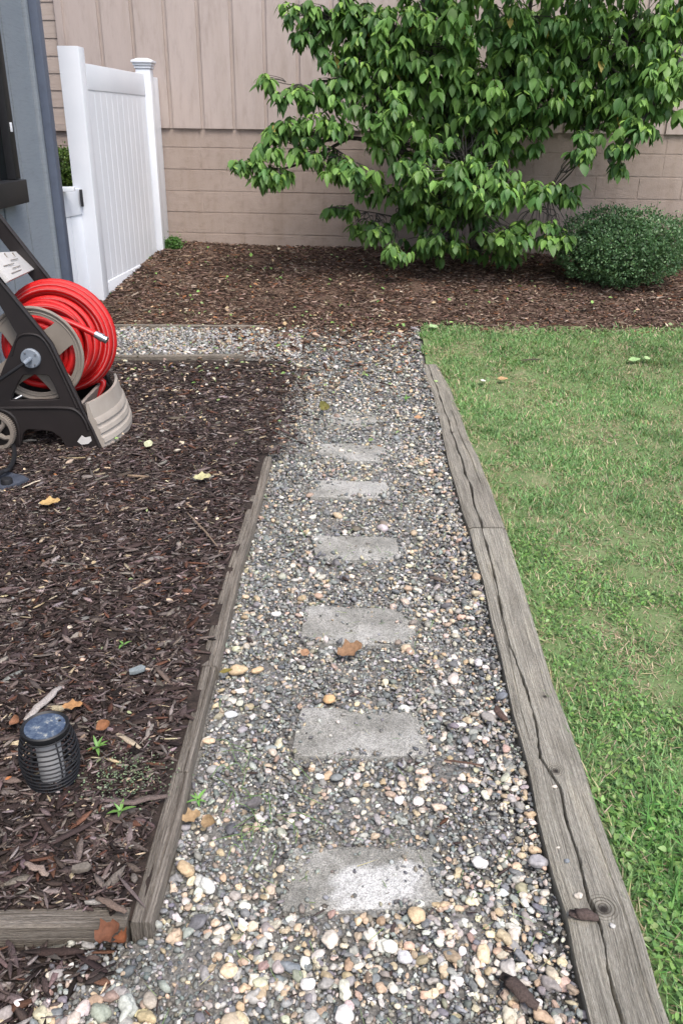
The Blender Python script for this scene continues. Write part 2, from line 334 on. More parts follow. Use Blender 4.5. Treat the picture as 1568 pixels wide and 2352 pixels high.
class MB:
    def __init__(s): s.v = []; s.f = []
    def add(s, vs, fs):
        o = len(s.v); s.v += [tuple(p) for p in vs]; s.f += [tuple(i + o for i in f) for f in fs]
    def box(s, c, e, rz=0.0, taper=0.0):
        c = Vector(c); hx, hy, hz = e[0] / 2, e[1] / 2, e[2] / 2; m_ = Matrix.Rotation(rz, 3, 'Z')
        vs = [c + m_ @ Vector((sx * hx * (1 - taper * (sz > 0)), sy * hy * (1 - taper * (sz > 0)), sz * hz)) for sz in (-1, 1) for sy in (-1, 1) for sx in (-1, 1)]
        s.add(vs, [(0, 2, 3, 1), (4, 5, 7, 6), (0, 1, 5, 4), (2, 6, 7, 3), (0, 4, 6, 2), (1, 3, 7, 5)])
    def tube(s, pts, r, seg=10, cap=True):
        pts = [Vector(p) for p in pts]; n = len(pts); rs = r if hasattr(r, '__len__') else [r] * n
        o = len(s.v); up = None
        for i, p in enumerate(pts):
            t = (pts[min(i + 1, n - 1)] - pts[max(i - 1, 0)]).normalized()
            if up is None: up = t.orthogonal().normalized()
            up = (up - t * up.dot(t)).normalized(); w = t.cross(up)
            for k in range(seg):
                a = 2 * math.pi * k / seg; s.v.append(tuple(p + (up * math.cos(a) + w * math.sin(a)) * rs[i]))
        for i in range(n - 1):
            for k in range(seg):
                k2 = (k + 1) % seg; s.f.append((o + i * seg + k, o + i * seg + k2, o + (i + 1) * seg + k2, o + (i + 1) * seg + k))
        if cap:
            s.f.append(tuple(o + k for k in range(seg))[::-1]); s.f.append(tuple(o + (n - 1) * seg + k for k in range(seg)))
    def lathe(s, prof, c, axis='Z', seg=32):
        c = Vector(c); o = len(s.v)
        for (r, h) in prof:
            for k in range(seg):
                a = 2 * math.pi * k / seg; x, y = r * math.cos(a), r * math.sin(a)
                s.v.append(tuple(c + (Vector((x, y, h)) if axis == 'Z' else Vector((x, h, y)))))
        for i in range(len(prof) - 1):
            for k in range(seg):
                k2 = (k + 1) % seg; q = (o + i * seg + k, o + i * seg + k2, o + (i + 1) * seg + k2, o + (i + 1) * seg + k)
                s.f.append(q if axis == 'Z' else q[::-1])
    def build(s, name, mat, parent=None, loc=None, bevel=0.0, smooth=False, segs=2):
        me = bpy.data.meshes.new(name); me.from_pydata(s.v, [], s.f); me.update()
        bm = bmesh.new(); bm.from_mesh(me); bmesh.ops.recalc_face_normals(bm, faces=bm.faces[:])
        if bevel:
            ed = [e for e in bm.edges if len(e.link_faces) == 2 and e.calc_face_angle(0) > 0.6]
            bmesh.ops.bevel(bm, geom=ed, offset=bevel, segments=segs, affect='EDGES', profile=0.6)
        bm.to_mesh(me); bm.free()
        o = link(name, me, mat, parent, loc)
        if smooth or bevel:
            me.polygons.foreach_set("use_smooth", [True] * len(me.polygons)); me.set_sharp_from_angle(angle=R(38))
        return o
def grid_patch(name, xl, xr, ys, nx, zf, mat, rough=0.006, kind="structure", freq=9.0):
    """sheet between two rims, x running from xl(y) to xr(y)"""
    ys = np.asarray(ys); t = np.linspace(0, 1, nx)
    Y = np.repeat(ys[:, None], nx, 1); X = np.array([xl(y) + (xr(y) - xl(y)) * t for y in ys])
    Z = zf(X, Y) + rough * nz(X, Y, freq, 2.0).reshape(X.shape) + rough * .5 * nz(X, Y, freq * 3, 5.0).reshape(X.shape)
    V = np.stack([X, Y, Z], -1).reshape(-1, 3); i = np.arange(len(ys) - 1)[:, None] * nx + np.arange(nx - 1)[None]
    Fc = np.stack([i, i + 1, i + nx + 1, i + nx], -1).reshape(-1, 4)
    o = link(name, np_mesh(name, V, Fc), mat, smooth=True); tag(o, kind=kind); return o
def plate(name, outlines, y, thick, mat, parent, bevel=0.003, res=1):
    """flat plate with holes standing in the X-Z plane: outlines = lists of (x, z)"""
    cu = bpy.data.curves.new(name + "_c", 'CURVE'); cu.dimensions = '2D'; cu.fill_mode = 'BOTH'
    cu.extrude = thick / 2 - bevel; cu.bevel_depth = bevel; cu.bevel_resolution = 1; cu.offset = -bevel * 0
    for pts in outlines:
        sp_ = cu.splines.new('POLY'); sp_.points.add(len(pts) - 1)
        for p, q in zip(sp_.points, pts): p.co = (q[0], q[1], 0, 1)
        sp_.use_cyclic_u = True
    ob = bpy.data.objects.new("tmp", cu); COL.objects.link(ob)
    me = bpy.data.meshes.new_from_object(ob.evaluated_get(bpy.context.evaluated_depsgraph_get()))
    bpy.data.objects.remove(ob); bpy.data.curves.remove(cu)
    me.transform(Matrix(((1, 0, 0, 0), (0, 0, -1, y), (0, 1, 0, 0), (0, 0, 0, 1)))); me.name = name
    me.materials.clear(); o = link(name, me, mat, parent)
    me.polygons.foreach_set("use_smooth", [True] * len(me.polygons)); me.set_sharp_from_angle(angle=R(35)); return o
def smooth_poly(pts, it=2):
    for _ in range(it):
        q = []
        for i, a in enumerate(pts):
            b_ = pts[(i + 1) % len(pts)]; q += [(a[0] * .75 + b_[0] * .25, a[1] * .75 + b_[1] * .25), (a[0] * .25 + b_[0] * .75, a[1] * .25 + b_[1] * .75)]
        pts = q
    return pts
def catmull(pts, n=8):
    P = [Vector(p) for p in pts]; P = [P[0] * 2 - P[1]] + P + [P[-1] * 2 - P[-2]]; out = []
    for i in range(1, len(P) - 2):
        a, b_, c_, d = P[i - 1:i + 3]
        for k in range(n):
            t = k / n; out.append(0.5 * ((2 * b_) + (c_ - a) * t + (2 * a - 5 * b_ + 4 * c_ - d) * t * t + (-a + 3 * b_ - 3 * c_ + d) * t ** 3))
    out.append(P[-2]); return out

Y1T_ = at(985, 830, TOP).y
# ------------------------------------------------------------------ ground
gx = np.concatenate([[-80, -30, -12], np.linspace(-6, 6, 25), [12, 30, 80]])
gy = np.concatenate([[-60, -20, -5], np.linspace(-2, 12, 57), [30, 90]])
X, Y = np.meshgrid(gx, gy); V = np.stack([X, Y, zt(X, Y) - 0.035], -1).reshape(-1, 3)
i = np.arange(len(gy) - 1)[:, None] * len(gx) + np.arange(len(gx) - 1)[None]
tag(link("ground", np_mesh("ground", V, np.stack([i, i + 1, i + len(gx) + 1, i + len(gx)], -1).reshape(-1, 4)), 'soil', smooth=True), kind="structure")
grid_patch("path", lambda y: min(float(XPL(y)), -.3) - .12 if y > YL_END else float(XPL(y)) - (.02 if y > YB else 0), lambda y: float(XRI(y)) + .02, np.arange(-0.4, Y_END, 0.03), 40, lambda x, y: zt(x, y) - 0.002, 'grit', 0.008)
grid_patch("front_bed", lambda y: -4.0, lambda y: float(XPL(y)) + .1, np.arange(-0.4, YB + .01, 0.05), 60, lambda x, y: zt(x, y) - 0.006, 'mulch_soil', 0.012)
grid_patch("left_bed", lambda y: -4.0, lambda y: float(XLL(min(max(y, YB), YL_END))) + (.02 if y < YL_END else .03), np.arange(YB + .012, 5.72, 0.05), 80, zbed, 'mulch_soil', 0.016)
side_n = lambda x: 5.72
grid_patch("side_path", lambda y: -4.0, lambda y: -.36, np.arange(5.70, 6.46, 0.04), 60, lambda x, y: zt(x, y) + 0.004, 'grit', 0.008)
grid_patch("wall_bed", lambda y: -4.5, lambda y: 8.0, np.concatenate([np.arange(6.44, 9.4, 0.06)]), 160, lambda x, y: zt(x, y) + 0.012 * sstep(6.3, 6.8, y) + .012 * np.sin(x * 2.1) * sstep(6.6, 7.4, y), 'far_soil', 0.03, freq=4)
grid_patch("lawn", lambda y: float(XRO(y)) - .015 if y < Y1T_ - .03 else float(XRI(y)) + .02, lambda y: 9.0, np.arange(-0.6, 6.5, 0.06), 110, lambda x, y: zlawn(x, y) - .012 * sstep(6.1, 6.4, y), 'lawn_soil', 0.012, freq=5)

# ------------------------------------------------------------------ beige building behind
WY = np.array([-math.sin(R(4.8)), 0]);
WA = -R(4.8)
def wpt(s, z, off=0.0):                      # s along the wall (metres), off out of the wall towards the camera
    o = Vector((-1.42, 9.12, 0)); d = Vector((math.cos(WA), math.sin(WA), 0)); n_ = Vector((math.sin(WA), -math.cos(WA), 0))
    return o + d * s + n_ * off + Vector((0, 0, z))
def s_of(px, py):
    d = ray(px, py); o = wpt(0, 0); n_ = Vector((math.sin(WA), -math.cos(WA), 0))
    t = (o - EYE).dot(n_) / d.dot(n_); p = EYE + d * t
    return (p - o).dot(Vector((math.cos(WA), math.sin(WA), 0))), p.z
Z_SID = s_of(480, 294)[1]
bb = empty("beige_building", wpt(0, 0.3)); tag(bb, "beige building with vertical board siding over painted concrete blocks behind the tree", "building")
COURSE = (s_of(480, 340)[1] - s_of(480, 536)[1]) / 4.0
mb = MB(); s0, s1 = -7.0, 9.0
vs = [wpt(s0, -.2, -.25), wpt(s1, -.2, -.25), wpt(s1, Z_SID, -.25), wpt(s0, Z_SID, -.25)]
b0, b1 = wpt(s0, -.2, -.004), wpt(s1, -.2, -.004)
mb.add([wpt(s0, -.2, .0006), wpt(s1, -.2, .0006), wpt(s1, Z_SID, .0006), wpt(s0, Z_SID, .0006)] + vs, [(0, 1, 2, 3), (7, 6, 5, 4), (4, 0, 3, 7), (1, 5, 6, 2), (3, 2, 6, 7)])
mb.build("mortar", 'block', bb)
mb = MB(); z = s_of(480, 340)[1]; row = 0; BLK = 0.41
while z + COURSE > Z_SID: z -= COURSE
z += COURSE
while z > -0.3:
    zb, ztp = z - COURSE + .004, min(z, Z_SID - .006) - .004
    if row == 0: zb2 = z; 
    x = s0 + (BLK / 2 if row % 2 else 0)
    while x < s1 - BLK:
        a = [wpt(x + .004, zb, 0), wpt(x + BLK - .003, zb, 0), wpt(x + BLK - .003, ztp, 0), wpt(x + .004, ztp, 0)]
        jd = random.uniform(-.0012, .0012)
        mb.add([p + Vector((0, .02, 0)) for p in a] + [wpt(x + .008, zb + .004, .004 + jd), wpt(x + BLK - .007, zb + .004, .004 + jd), wpt(x + BLK - .007, ztp - .004, .004 + jd), wpt(x + .008, ztp - .004, .004 + jd)],
               [(4, 5, 6, 7), (0, 1, 5, 4), (1, 2, 6, 5), (2, 3, 7, 6), (3, 0, 4, 7)])
        x += BLK
    z -= COURSE; row += 1
z = s_of(480, 340)[1]
mb2 = MB(); x = s0                          # upper partial course
while x < s1 - BLK:
    if Z_SID - z > .03:
        mb.add([wpt(x + .004, z + .004, -.02), wpt(x + BLK - .003, z + .004, -.02), wpt(x + BLK - .003, Z_SID, -.02), wpt(x + .004, Z_SID, -.02), wpt(x + .008, z + .008, .004), wpt(x + BLK - .007, z + .008, .004), wpt(x + BLK - .007, Z_SID - .002, .004), wpt(x + .008, Z_SID - .002, .004)],
               [(4, 5, 6, 7), (0, 1, 5, 4), (1, 2, 6, 5), (2, 3, 7, 6), (3, 0, 4, 7)])
    x += BLK
mb.build("block_wall", 'block', bb)
# vertical board siding with wide reveals
S_L = s_of(150, 60)[0]
gs = s_of(232, 60)[0]; pitch = (s_of(608, 60)[0] - s_of(232, 60)[0]) / 5.0
prof = [(S_L, .03)]
g = gs - pitch
while g < 9.0:
    if g > S_L + .06:
        w2 = .020
        prof += [(g - w2, .03), (g - w2 + .002, .010), (g + w2 - .002, .010), (g + w2, .03)]
    g += pitch
prof.append((9.0, .03))
mb = MB(); zt0, zt1 = Z_SID - .005, 4.6; n_ = len(prof)
vs = [wpt(s, zt0, o) for s, o in prof] + [wpt(s, zt1, o) for s, o in prof] + [wpt(s, zt0, -.05) for s, o in prof]
fs = [(k, k + 1, n_ + k + 1, n_ + k) for k in range(n_ - 1)] + [(k, 2 * n_ + k, 2 * n_ + k + 1, k + 1) for k in range(n_ - 1)]
mb.add(vs, fs); mb.build("siding", 'siding', bb)
mb = MB()
for k, (s, w) in enumerate([(S_L - .035, .07)]): 
    a = wpt(s, (zt0 + zt1) / 2, .025); mb.box(a, (w, .05, zt1 - zt0), WA)
mb.build("corner_board", 'siding', bb, bevel=.003)
mb = MB(); z = Z_SID + .02
while z < 4.5:                               # horizontal boards at the left end
    hgt = .15
    a0, a1 = -7.0, S_L - .072
    mb.add([wpt(a0, z, .015), wpt(a1, z, .015), wpt(a1, z + hgt, .008), wpt(a0, z + hgt, .008), wpt(a0, z, -.02), wpt(a1, z, -.02), wpt(a0, z+hgt, -.02), wpt(a1, z+hgt, -.02)], [(0, 1, 2, 3), (0, 4, 5, 1), (3, 2, 7, 6)])
    z += hgt
mb.box(wpt((-7.0 + S_L - .072) / 2, Z_SID - .012, .012), (S_L - .072 + 7.0, .05, .06), WA)
mb.build("lap_boards", 'lap', bb)

# ------------------------------------------------------------------ blue-grey house on the left
HX = -1.99
cw = on_x(142, 560, HX)                       # right end of the corner trim
HYc = cw.y
hz0 = float(zbed(HX, HYc)) - 0.1
hh = empty("blue_grey_house", (HX, HYc, hz0)); tag(hh, "blue grey house wall with vertical grooved siding and a dark window at the left edge", "house")
ctr_l = on_x(112, 500, HX).y
g1y = on_x(66, 500, HX).y; g0y = on_x(13, 500, HX).y; gp = g1y - g0y
mb = MB(); prof = [(HYc - .02, 0)]; g = g1y
while g > -1: prof += [(g + .013, 0), (g + .0125, -.07), (g - .0125, -.07), (g - .013, 0)]; g -= gp
prof.append((-1.5, 0)); n_ = len(prof)
mb.add([(HX + o, y, hz0) for y, o in prof] + [(HX + o, y, 4.4) for y, o in prof], [(k, k + 1, n_ + k + 1, n_ + k) for k in range(n_ - 1)])
mb.add([(HX - 2.5, HYc - .02, hz0), (HX, HYc - .02, hz0), (HX, HYc - .02, 4.4), (HX - 2.5, HYc - .02, 4.4)], [(0, 1, 2, 3)])
mb.build("siding", 'blue', hh)
mb = MB(); tw = HYc - ctr_l
mb.box((HX + .012, HYc - tw / 2, (hz0 + 4.4) / 2), (.028, tw, 4.4 - hz0)); mb.box((HX - .06, HYc + .014, (hz0 + 4.4) / 2), (.17, .026, 4.4 - hz0))
mb.build("corner_trim", 'blue', hh, bevel=.003)
mb = MB(); mb.box((HX + .055, HYc - tw * .62, (hz0 + 4.4) / 2 + .05), (.055, tw * .42, 4.3 - hz0)); mb.build("dark_trim_box", 'trim', hh, bevel=.008)  # darker box proud of the corner board, standing for its dark side
wf_y = on_x(41, 408, HX + .03).y; wz0 = on_x(41, 412, HX + .05).z; wz1 = 3.2
wi = MB()
wi.box((HX + .02, wf_y - .045, (wz0 + wz1) / 2), (.06, .09, wz1 - wz0)); wi.box((HX + .02, wf_y - 1.3, (wz0 + wz1) / 2), (.06, .09, wz1 - wz0)); wi.box((HX + .02, wf_y - .68, wz1 + .04), (.06, 1.36, .09))
wo = wi.build("window", 'black_plastic', hh, bevel=.004)
sm = MB(); zs0 = on_x(46, 466, HX + .05).z; sm.box((HX + .035, wf_y - .715, (wz0 + zs0) / 2 - .002), (.10, 1.42, wz0 - zs0)); sm.build("sill", 'black_plastic', wo, bevel=.006)
gm = MB(); gm.box((HX - .002, wf_y - .68, (wz0 + wz1) / 2), (.012, 1.18, wz1 - wz0)); gm.build("pane", 'glass', wo)
lm = MB(); q = on_x(27, 292, HX + .055); lm.box((HX + .054, q.y, q.z), (.008, .02, .05)); lm.build("frame_sticker", 'vinyl', wo, bevel=.002)  # small white sticker on the window frame, modelled as a thin box
em = MB(); em.box((HX - .1, HYc - 1.4, 4.42), (.9, 3.6, .06)); em.build("soffit", 'trim', hh)

# ------------------------------------------------------------------ white vinyl fence and gate
nb = on_y(241, 690, 7.1); fb = on_y(362, 584, 8.72)
FX0, FX1 = nb.x, fb.x
fe = empty("vinyl_fence", (nb.x, nb.y, nb.z)); tag(fe, "white vinyl privacy fence panel with posts running back to the beige wall", "fence")
ang = math.atan2(fb.y - nb.y, fb.x - nb.x)
ztop = on_y(184, 144, 7.1).z
def fpt(t, z, off=0.0):
    p = nb + (fb - nb) * t; n_ = Vector((math.sin(ang), -math.cos(ang), 0)); return Vector((p.x, p.y, z)) + n_ * off
L = Vector((fb.x - nb.x, fb.y - nb.y, 0)).length
PW = .135
ptop = on_y(155, 106, 7.0).z
mb = MB(); c0 = fpt(-.035, 0); mb.box((c0.x - .035, c0.y, (nb.z - .15 + ptop) / 2), (PW + .02, PW + .02, ptop - nb.z + .15), 0); mb.build("post", 'vinyl', fe, bevel=.006)
ftop = on_y(327, 158, 8.72).z
mb = MB(); c1 = fpt(1.02, 0); mb.box((c1.x, c1.y, (fb.z - .15 + ftop) / 2), (PW, PW, ftop - fb.z + .15)); po = mb.build("post", 'vinyl', fe, bevel=.006)
mb = MB(); mb.box((c1.x, c1.y, ftop + .012), (PW + .018, PW + .018, .02)); mb.box((c1.x, c1.y, ftop + .036), (PW + .035, PW + .035, .022)); mb.box((c1.x, c1.y, ftop + .058), (PW + .06, PW + .06, .02)); mb.box((c1.x, c1.y, ftop + .078), (PW + .05, PW + .05, .018), 0, .5)
mb.build("post_cap", 'vinyl', po, bevel=.003)
def prism(mb, a, b_, w, z0, z1):
    d = (b_ - a); l = d.length; c = (a + b_) / 2; mb.box((c.x, c.y, (z0 + z1) / 2), (l, w, z1 - z0), math.atan2(d.y, d.x))
zr = on_y(193, 206, 7.15).z
A, B = fpt(0.04, 0), fpt(.965, 0)
mb = MB(); prism(mb, A, B, .046, zr, ztop); mb.build("rail", 'vinyl', fe, bevel=.005)
zb1 = on_y(236, 649, 7.1).z
mb = MB(); prism(mb, A, B, .05, fb.z - .22, zb1); mb.build("rail", 'vinyl', fe, bevel=.005)
mb = MB(); nb_ = 11
for k in range(nb_):
    a = A + (B - A) * (k / nb_ + .0004); c = A + (B - A) * ((k + 1) / nb_ - .0004)
    n_ = Vector((math.sin(ang), -math.cos(ang), 0))
    vs = []
    for z_ in (zb1 - .02, zr + .02):
        vs += [a + n_ * .0155 + Vector((0, 0, z_)), a + (c - a) * .06 + n_ * .018 + Vector((0, 0, z_)), a + (c - a) * .94 + n_ * .018 + Vector((0, 0, z_)), c + n_ * .0155 + Vector((0, 0, z_)), c - n_ * .015 + Vector((0, 0, z_)), a - n_ * .015 + Vector((0, 0, z_))]
    mb.add(vs, [(0, 1, 7, 6), (1, 2, 8, 7), (2, 3, 9, 8), (3, 4, 10, 9), (4, 5, 11, 10), (5, 0, 6, 11)])
mb.build("board_panel", 'vinyl', fe)
mb = MB(); prism(mb, fpt(1.065, 0), fpt(1.065, 0) + Vector((.02, .28, 0)), .05, fb.z - .2, on_y(350, 176, 8.9).z); mb.build("end_panel", 'vinyl', fe, bevel=.004)
# gate between the house and the near post
g1 = Vector((c0.x - .075, c0.y - .045, 0)); 
gl = on_y(143, 436, HYc + .12); g0 = Vector((HX - .25, HYc + .06, 0))
gtop = on_y(178, 432, g1.y).z
gt = empty("vinyl_gate", ((g0.x + g1.x) / 2, (g0.y + g1.y) / 2, nb.z - .02)); tag(gt, "low white vinyl gate hung on the tall fence post beside the blue grey house", "gate")
mb = MB(); prism(mb, g0, g1, .045, gtop - .19, gtop); mb.build("rail", 'vinyl', gt, bevel=.004)
mb = MB()
for k in range(4): prism(mb, g0 + (g1 - g0) * (k / 4 + .004), g0 + (g1 - g0) * ((k + 1) / 4 - .004), .026, nb.z - .02, gtop - .192)
mb.build("board_panel", 'vinyl', gt, bevel=.003)
mb = MB(); a = g0 + (g1 - g0) * .55; mb.box((a.x + .05, a.y + .03, gtop + .014), (.17, .10, .03), .2); mb.build("gate_cap", 'vinyl', gt, bevel=.004)
mb = MB(); q = on_y(188, 455, c0.y - .10); mb.box((q.x, q.y, q.z), (.02, .016, .125)); mb.tube([(q.x, q.y - .012, q.z - .06), (q.x, q.y - .012, q.z + .06)], .008, 8); mb.build("hinge", 'black_plastic', gt, bevel=.002)

# ------------------------------------------------------------------ landscape timbers (right) and board edging (left)
def timber(name, Pi, Po, label, ka, kb, mat, crack=None, zlow=-.03, na=None, group=None, cat="timber", nc=150, worn=0.004):
    """beam lying between two rims given as functions of distance y; rims Pi, Po -> x"""
    na = na or int((kb - ka) / 0.008); ys = np.linspace(ka, kb, na); t = np.linspace(0, 1, nc)
    X = np.array([Pi(y) + (Po(y) - Pi(y)) * t for y in ys]); Y = np.repeat(ys[:, None], nc, 1)
    W = (Po(ka) - Pi(ka)); U = (Y - ka); Vv = np.repeat(t[None] * W, na, 0)
    Z = zt(X, Y) + TOP - .022 * sstep(3.2, 5.4, Y) + worn * nz(X, Y, 3.0, 8).reshape(X.shape) - .006 * np.exp(-((t - 0) / .05) ** 2)[None] - .006 * np.exp(-((1 - t) / .05) ** 2)[None]
    Z += .0012 * nz(X * 60, Y * 4, 1.0, 4).reshape(X.shape)
    if crack:
        for (fn, wd, dp, a0, a1) in crack:
            cx = np.array([fn(u) for u in U[:, 0]])[:, None] * W
            win = (sstep(a0 - .06, a0, U) * (1 - sstep(a1, a1 + .06, U)))
            wob = np.clip(.95 + 1.4 * nz(U[:, 0] * 9, U[:, 0] * 0, 1.0, 3) + .6 * nz(U[:, 0] * 40, U[:, 0] * 0, 1.0, 3), .25, 2)[:, None]
            Z -= dp * win * np.exp(-((Vv - cx) / (wd * wob)) ** 4)
    zl = zt(X, Y) + zlow; o0 = na * nc
    V = [np.stack([X, Y, Z], -1).reshape(-1, 3), np.stack([X[:, 0] + .001, Y[:, 0], zl[:, 0]], -1), np.stack([X[:, -1] - .001, Y[:, 0], zl[:, -1]], -1)]
    i = np.arange(na - 1)[:, None] * nc + np.arange(nc - 1)[None]
    Fc = [np.stack([i, i + 1, i + nc + 1, i + nc], -1).reshape(-1, 4)]
    k = np.arange(na - 1)
    Fc.append(np.stack([k * nc, (k + 1) * nc, o0 + k + 1, o0 + k], -1)); Fc.append(np.stack([k * nc + nc - 1, o0 + na + k, o0 + na + k + 1, (k + 1) * nc + nc - 1], -1))
    V = np.concatenate(V); Fc = np.concatenate(Fc)
    # end faces: strips
    eb = len(V); e0 = np.stack([X[0], Y[0], zl[0]], -1); e1 = np.stack([X[-1], Y[-1], zl[-1]], -1); V = np.concatenate([V, e0, e1])
    c_ = np.arange(nc - 1)
    Fc = np.concatenate([Fc, np.stack([c_, eb + c_, eb + c_ + 1, c_ + 1], -1), np.stack([(na - 1) * nc + c_, (na - 1) * nc + c_ + 1, eb + nc + c_ + 1, eb + nc + c_], -1)])
    me = np_mesh(name, V, Fc); uvl = me.uv_layers.new(name="UVMap")
    UVv = np.zeros((len(V), 2)); UVv[:o0, 0] = U.ravel(); UVv[:o0, 1] = Vv.ravel()
    UVv[o0:o0 + na, 0] = U[:, 0]; UVv[o0:o0 + na, 1] = -.06; UVv[o0 + na:o0 + 2 * na, 0] = U[:, 0]; UVv[o0 + na:o0 + 2 * na, 1] = W + .06
    UVv[eb:eb + nc, 0] = -.06; UVv[eb:eb + nc, 1] = t * W; UVv[eb + nc:, 0] = U[-1, 0] + .06; UVv[eb + nc:, 1] = t * W
    uvl.data.foreach_set("uv", UVv[Fc.ravel()].astype(np.float32).ravel())
    ym = (ka + kb) / 2; o = link(name, me, mat, loc=((Pi(ym) + Po(ym)) / 2, ym, float(zt(0, ym))), smooth=True)
    me.set_sharp_from_angle(angle=R(50)); return tag(o, label, cat, group)
YJ = at(1125, 1212, TOP).y
Y0T, Y1T = 0.66, at(985, 830, TOP).y
def uvk(px, py):
    p = at(px, py, TOP); W = float(XRO(Y0T) - XRI(Y0T)); t = (p.x - XRI(p.y)) / (XRO(p.y) - XRI(p.y)); return (p.y - Y0T, float(t) * W)
k1, k2, k3 = uvk(1385, 2090), uvk(1275, 1772), uvk(1250, 1600)
M['timber'] = mat_wood("weathered_timber", (0.125, 0.114, 0.096), (0.33, 0.31, 0.262), (0.57, 0.54, 0.465), [(k1[0], k1[1], .020), (k2[0], k2[1], .014), (k3[0], k3[1], .009)])
M['timber2'] = mat_wood("weathered_timber_old", (0.11, 0.10, 0.085), (0.285, 0.265, 0.225), (0.50, 0.47, 0.40), [(1.2, .06, .012)])
crk_px = [(1432, 2352), (1395, 2230), (1378, 2130), (1350, 2060), (1325, 1960), (1300, 1880), (1285, 1810), (1240, 1740), (1230, 1660), (1210, 1590), (1170, 1480), (1150, 1400), (1130, 1300)]
cf = [at(x, y, TOP) for x, y in crk_px]; cU = [p.y - Y0T for p in cf]; cT = [float((p.x - XRI(p.y)) / (XRO(p.y) - XRI(p.y))) for p in cf]
fn1 = lambda u: float(np.interp(u, cU, cT)) + .018 * noise.noise(Vector((u * 9, 1, 2))) + .012 * noise.noise(Vector((u * 40, 1, 2)))
timber("landscape_timber", lambda y: XRI(y), lambda y: XRO(y), "long cracked grey landscape timber with a big knot, nearest along the gravel", Y0T, YJ - .006, 'timber',
       [(fn1, .0023, .045, -1, 3), (lambda u: .80 + .03 * math.sin(u * 3), .002, .004, .2, .9), (lambda u: .2 + .05 * math.sin(u * 4), .0016, .005, 1.2, 2.1)], group="landscape timbers edging the lawn")
timber("landscape_timber", lambda y: XRI(y), lambda y: XRO(y), "older worn grey landscape timber farther up the right side of the path by the lawn", YJ + .006, Y1T, 'timber2',
       [(lambda u: .36 + .06 * math.sin(u * 2.3) + .02 * math.sin(u * 19),   .0030, .04, -1, 3), (lambda u: .7 + .05 * math.sin(u * 3), .003, .008, .5, 1.6)], group="landscape timbers edging the lawn", worn=.012)
ya, yb_ = at(430, 1775, TOP).y, at(470, 1530, TOP).y
segs = [(YB, ya, 0, 0, "thick near board of the left path edging with its cut end at the corner"),
        (ya + .004, yb_, .004, -.004, "middle weathered board of the left path edging beside the lantern's bed"),
        (yb_ + .004, YL_END, -.003, .003, "long thin far board of the left path edging running towards the hose reel")]
for (a, b_, d0, d1, lb) in segs:
    timber("edging_board", (lambda y, d0=d0: XLL(y) + d0), (lambda y, d1=d1: XLR(y) + d1), lb, a, b_, 'board',
           [(lambda u: .62 + .08 * math.sin(u * 5), .0012, .006, -1, 4), (lambda u: .3 + .08 * math.sin(u * 7 + a), .001, .004, .1, .8)], group="boards edging the left bed", cat="edging board", nc=20, worn=.005)
# boards lying across: build along x
def cross_board(pa, pb, w, h, zb, label, group, mat='board', name="edging_board", wav=0.002):
    pa, pb = Vector(pa), Vector(pb); d = pb - pa; L_ = d.length; dn = d.normalized(); sn = Vector((-dn.y, dn.x, 0)).normalized()
    n = int(L_ / .02) + 2; V, Fc, UV = [], [], []; prof = [(-w / 2, 0), (-w / 2, h - .004), (-w / 2 + .004, h), (-w / 6, h + .001), (w / 6, h - .001), (w / 2 - .004, h), (w / 2, h - .004), (w / 2, 0)]; k = len(prof); vv = [0, h, h + .005, h + w * .33, h + w * .66, h + w, h + w + .005, 2 * h + w]
    for i_ in range(n):
        u = L_ * i_ / (n - 1); c = pa + dn * u
        for (a, z_), v_ in zip(prof, vv):
            V.append(tuple(c + sn * (a + wav * noise.noise(Vector((u * 3, a * 9, 2)))) + Vector((0, 0, z_ + zb + wav * 2 * noise.noise(Vector((u * 5, a * 30, 7))) * (z_ > 0))))); UV.append((u, v_))
    for i_ in range(n - 1):
        for j in range(k - 1): Fc.append((i_ * k + j, i_ * k + j + 1, (i_ + 1) * k + j + 1, (i_ + 1) * k + j))
    me = bpy.data.meshes.new(name); me.from_pydata(V, [], Fc + [tuple(range(k))[::-1], tuple((n - 1) * k + j for j in range(k))]); uvl = me.uv_layers.new(name="UVMap")
    for l in me.loops: uvl.data[l.index].uv = UV[l.vertex_index]
    o = link(name, me, mat, loc=(pa + pb) / 2, smooth=True); me.set_sharp_from_angle(angle=R(40)); return tag(o, label, "edging board", group)
pa = at(-140, 2108, TOP); pb = at(295, 2103, TOP)
cross_board((pa.x, pa.y, 0), (pb.x, pb.y, 0), .046, .085, -.035, "grey board across the bottom left meeting the left edging at a corner", "boards edging the left bed")
pa = at(-40, 748, .01); pb = at(612, 753, .01)
cross_board((pa.x, pa.y, float(zt(0, pa.y))), (pb.x, pb.y, float(zt(0, pb.y))), .04, .04, -.012, "half buried thin board along the back rim of the pale side gravel", "boards edging the side gravel")
pa = at(-40, 827, .01); pb = at(560, 822, .01)
cross_board((pa.x, pa.y, float(zt(0, pa.y))), (pb.x, pb.y, float(zt(0, pb.y))), .045, .045, -.01, "half buried thin board along the front rim of the pale side gravel", "boards edging the side gravel")
YS0, YS1 = at(400, 822, .01).y, at(400, 750, .01).y

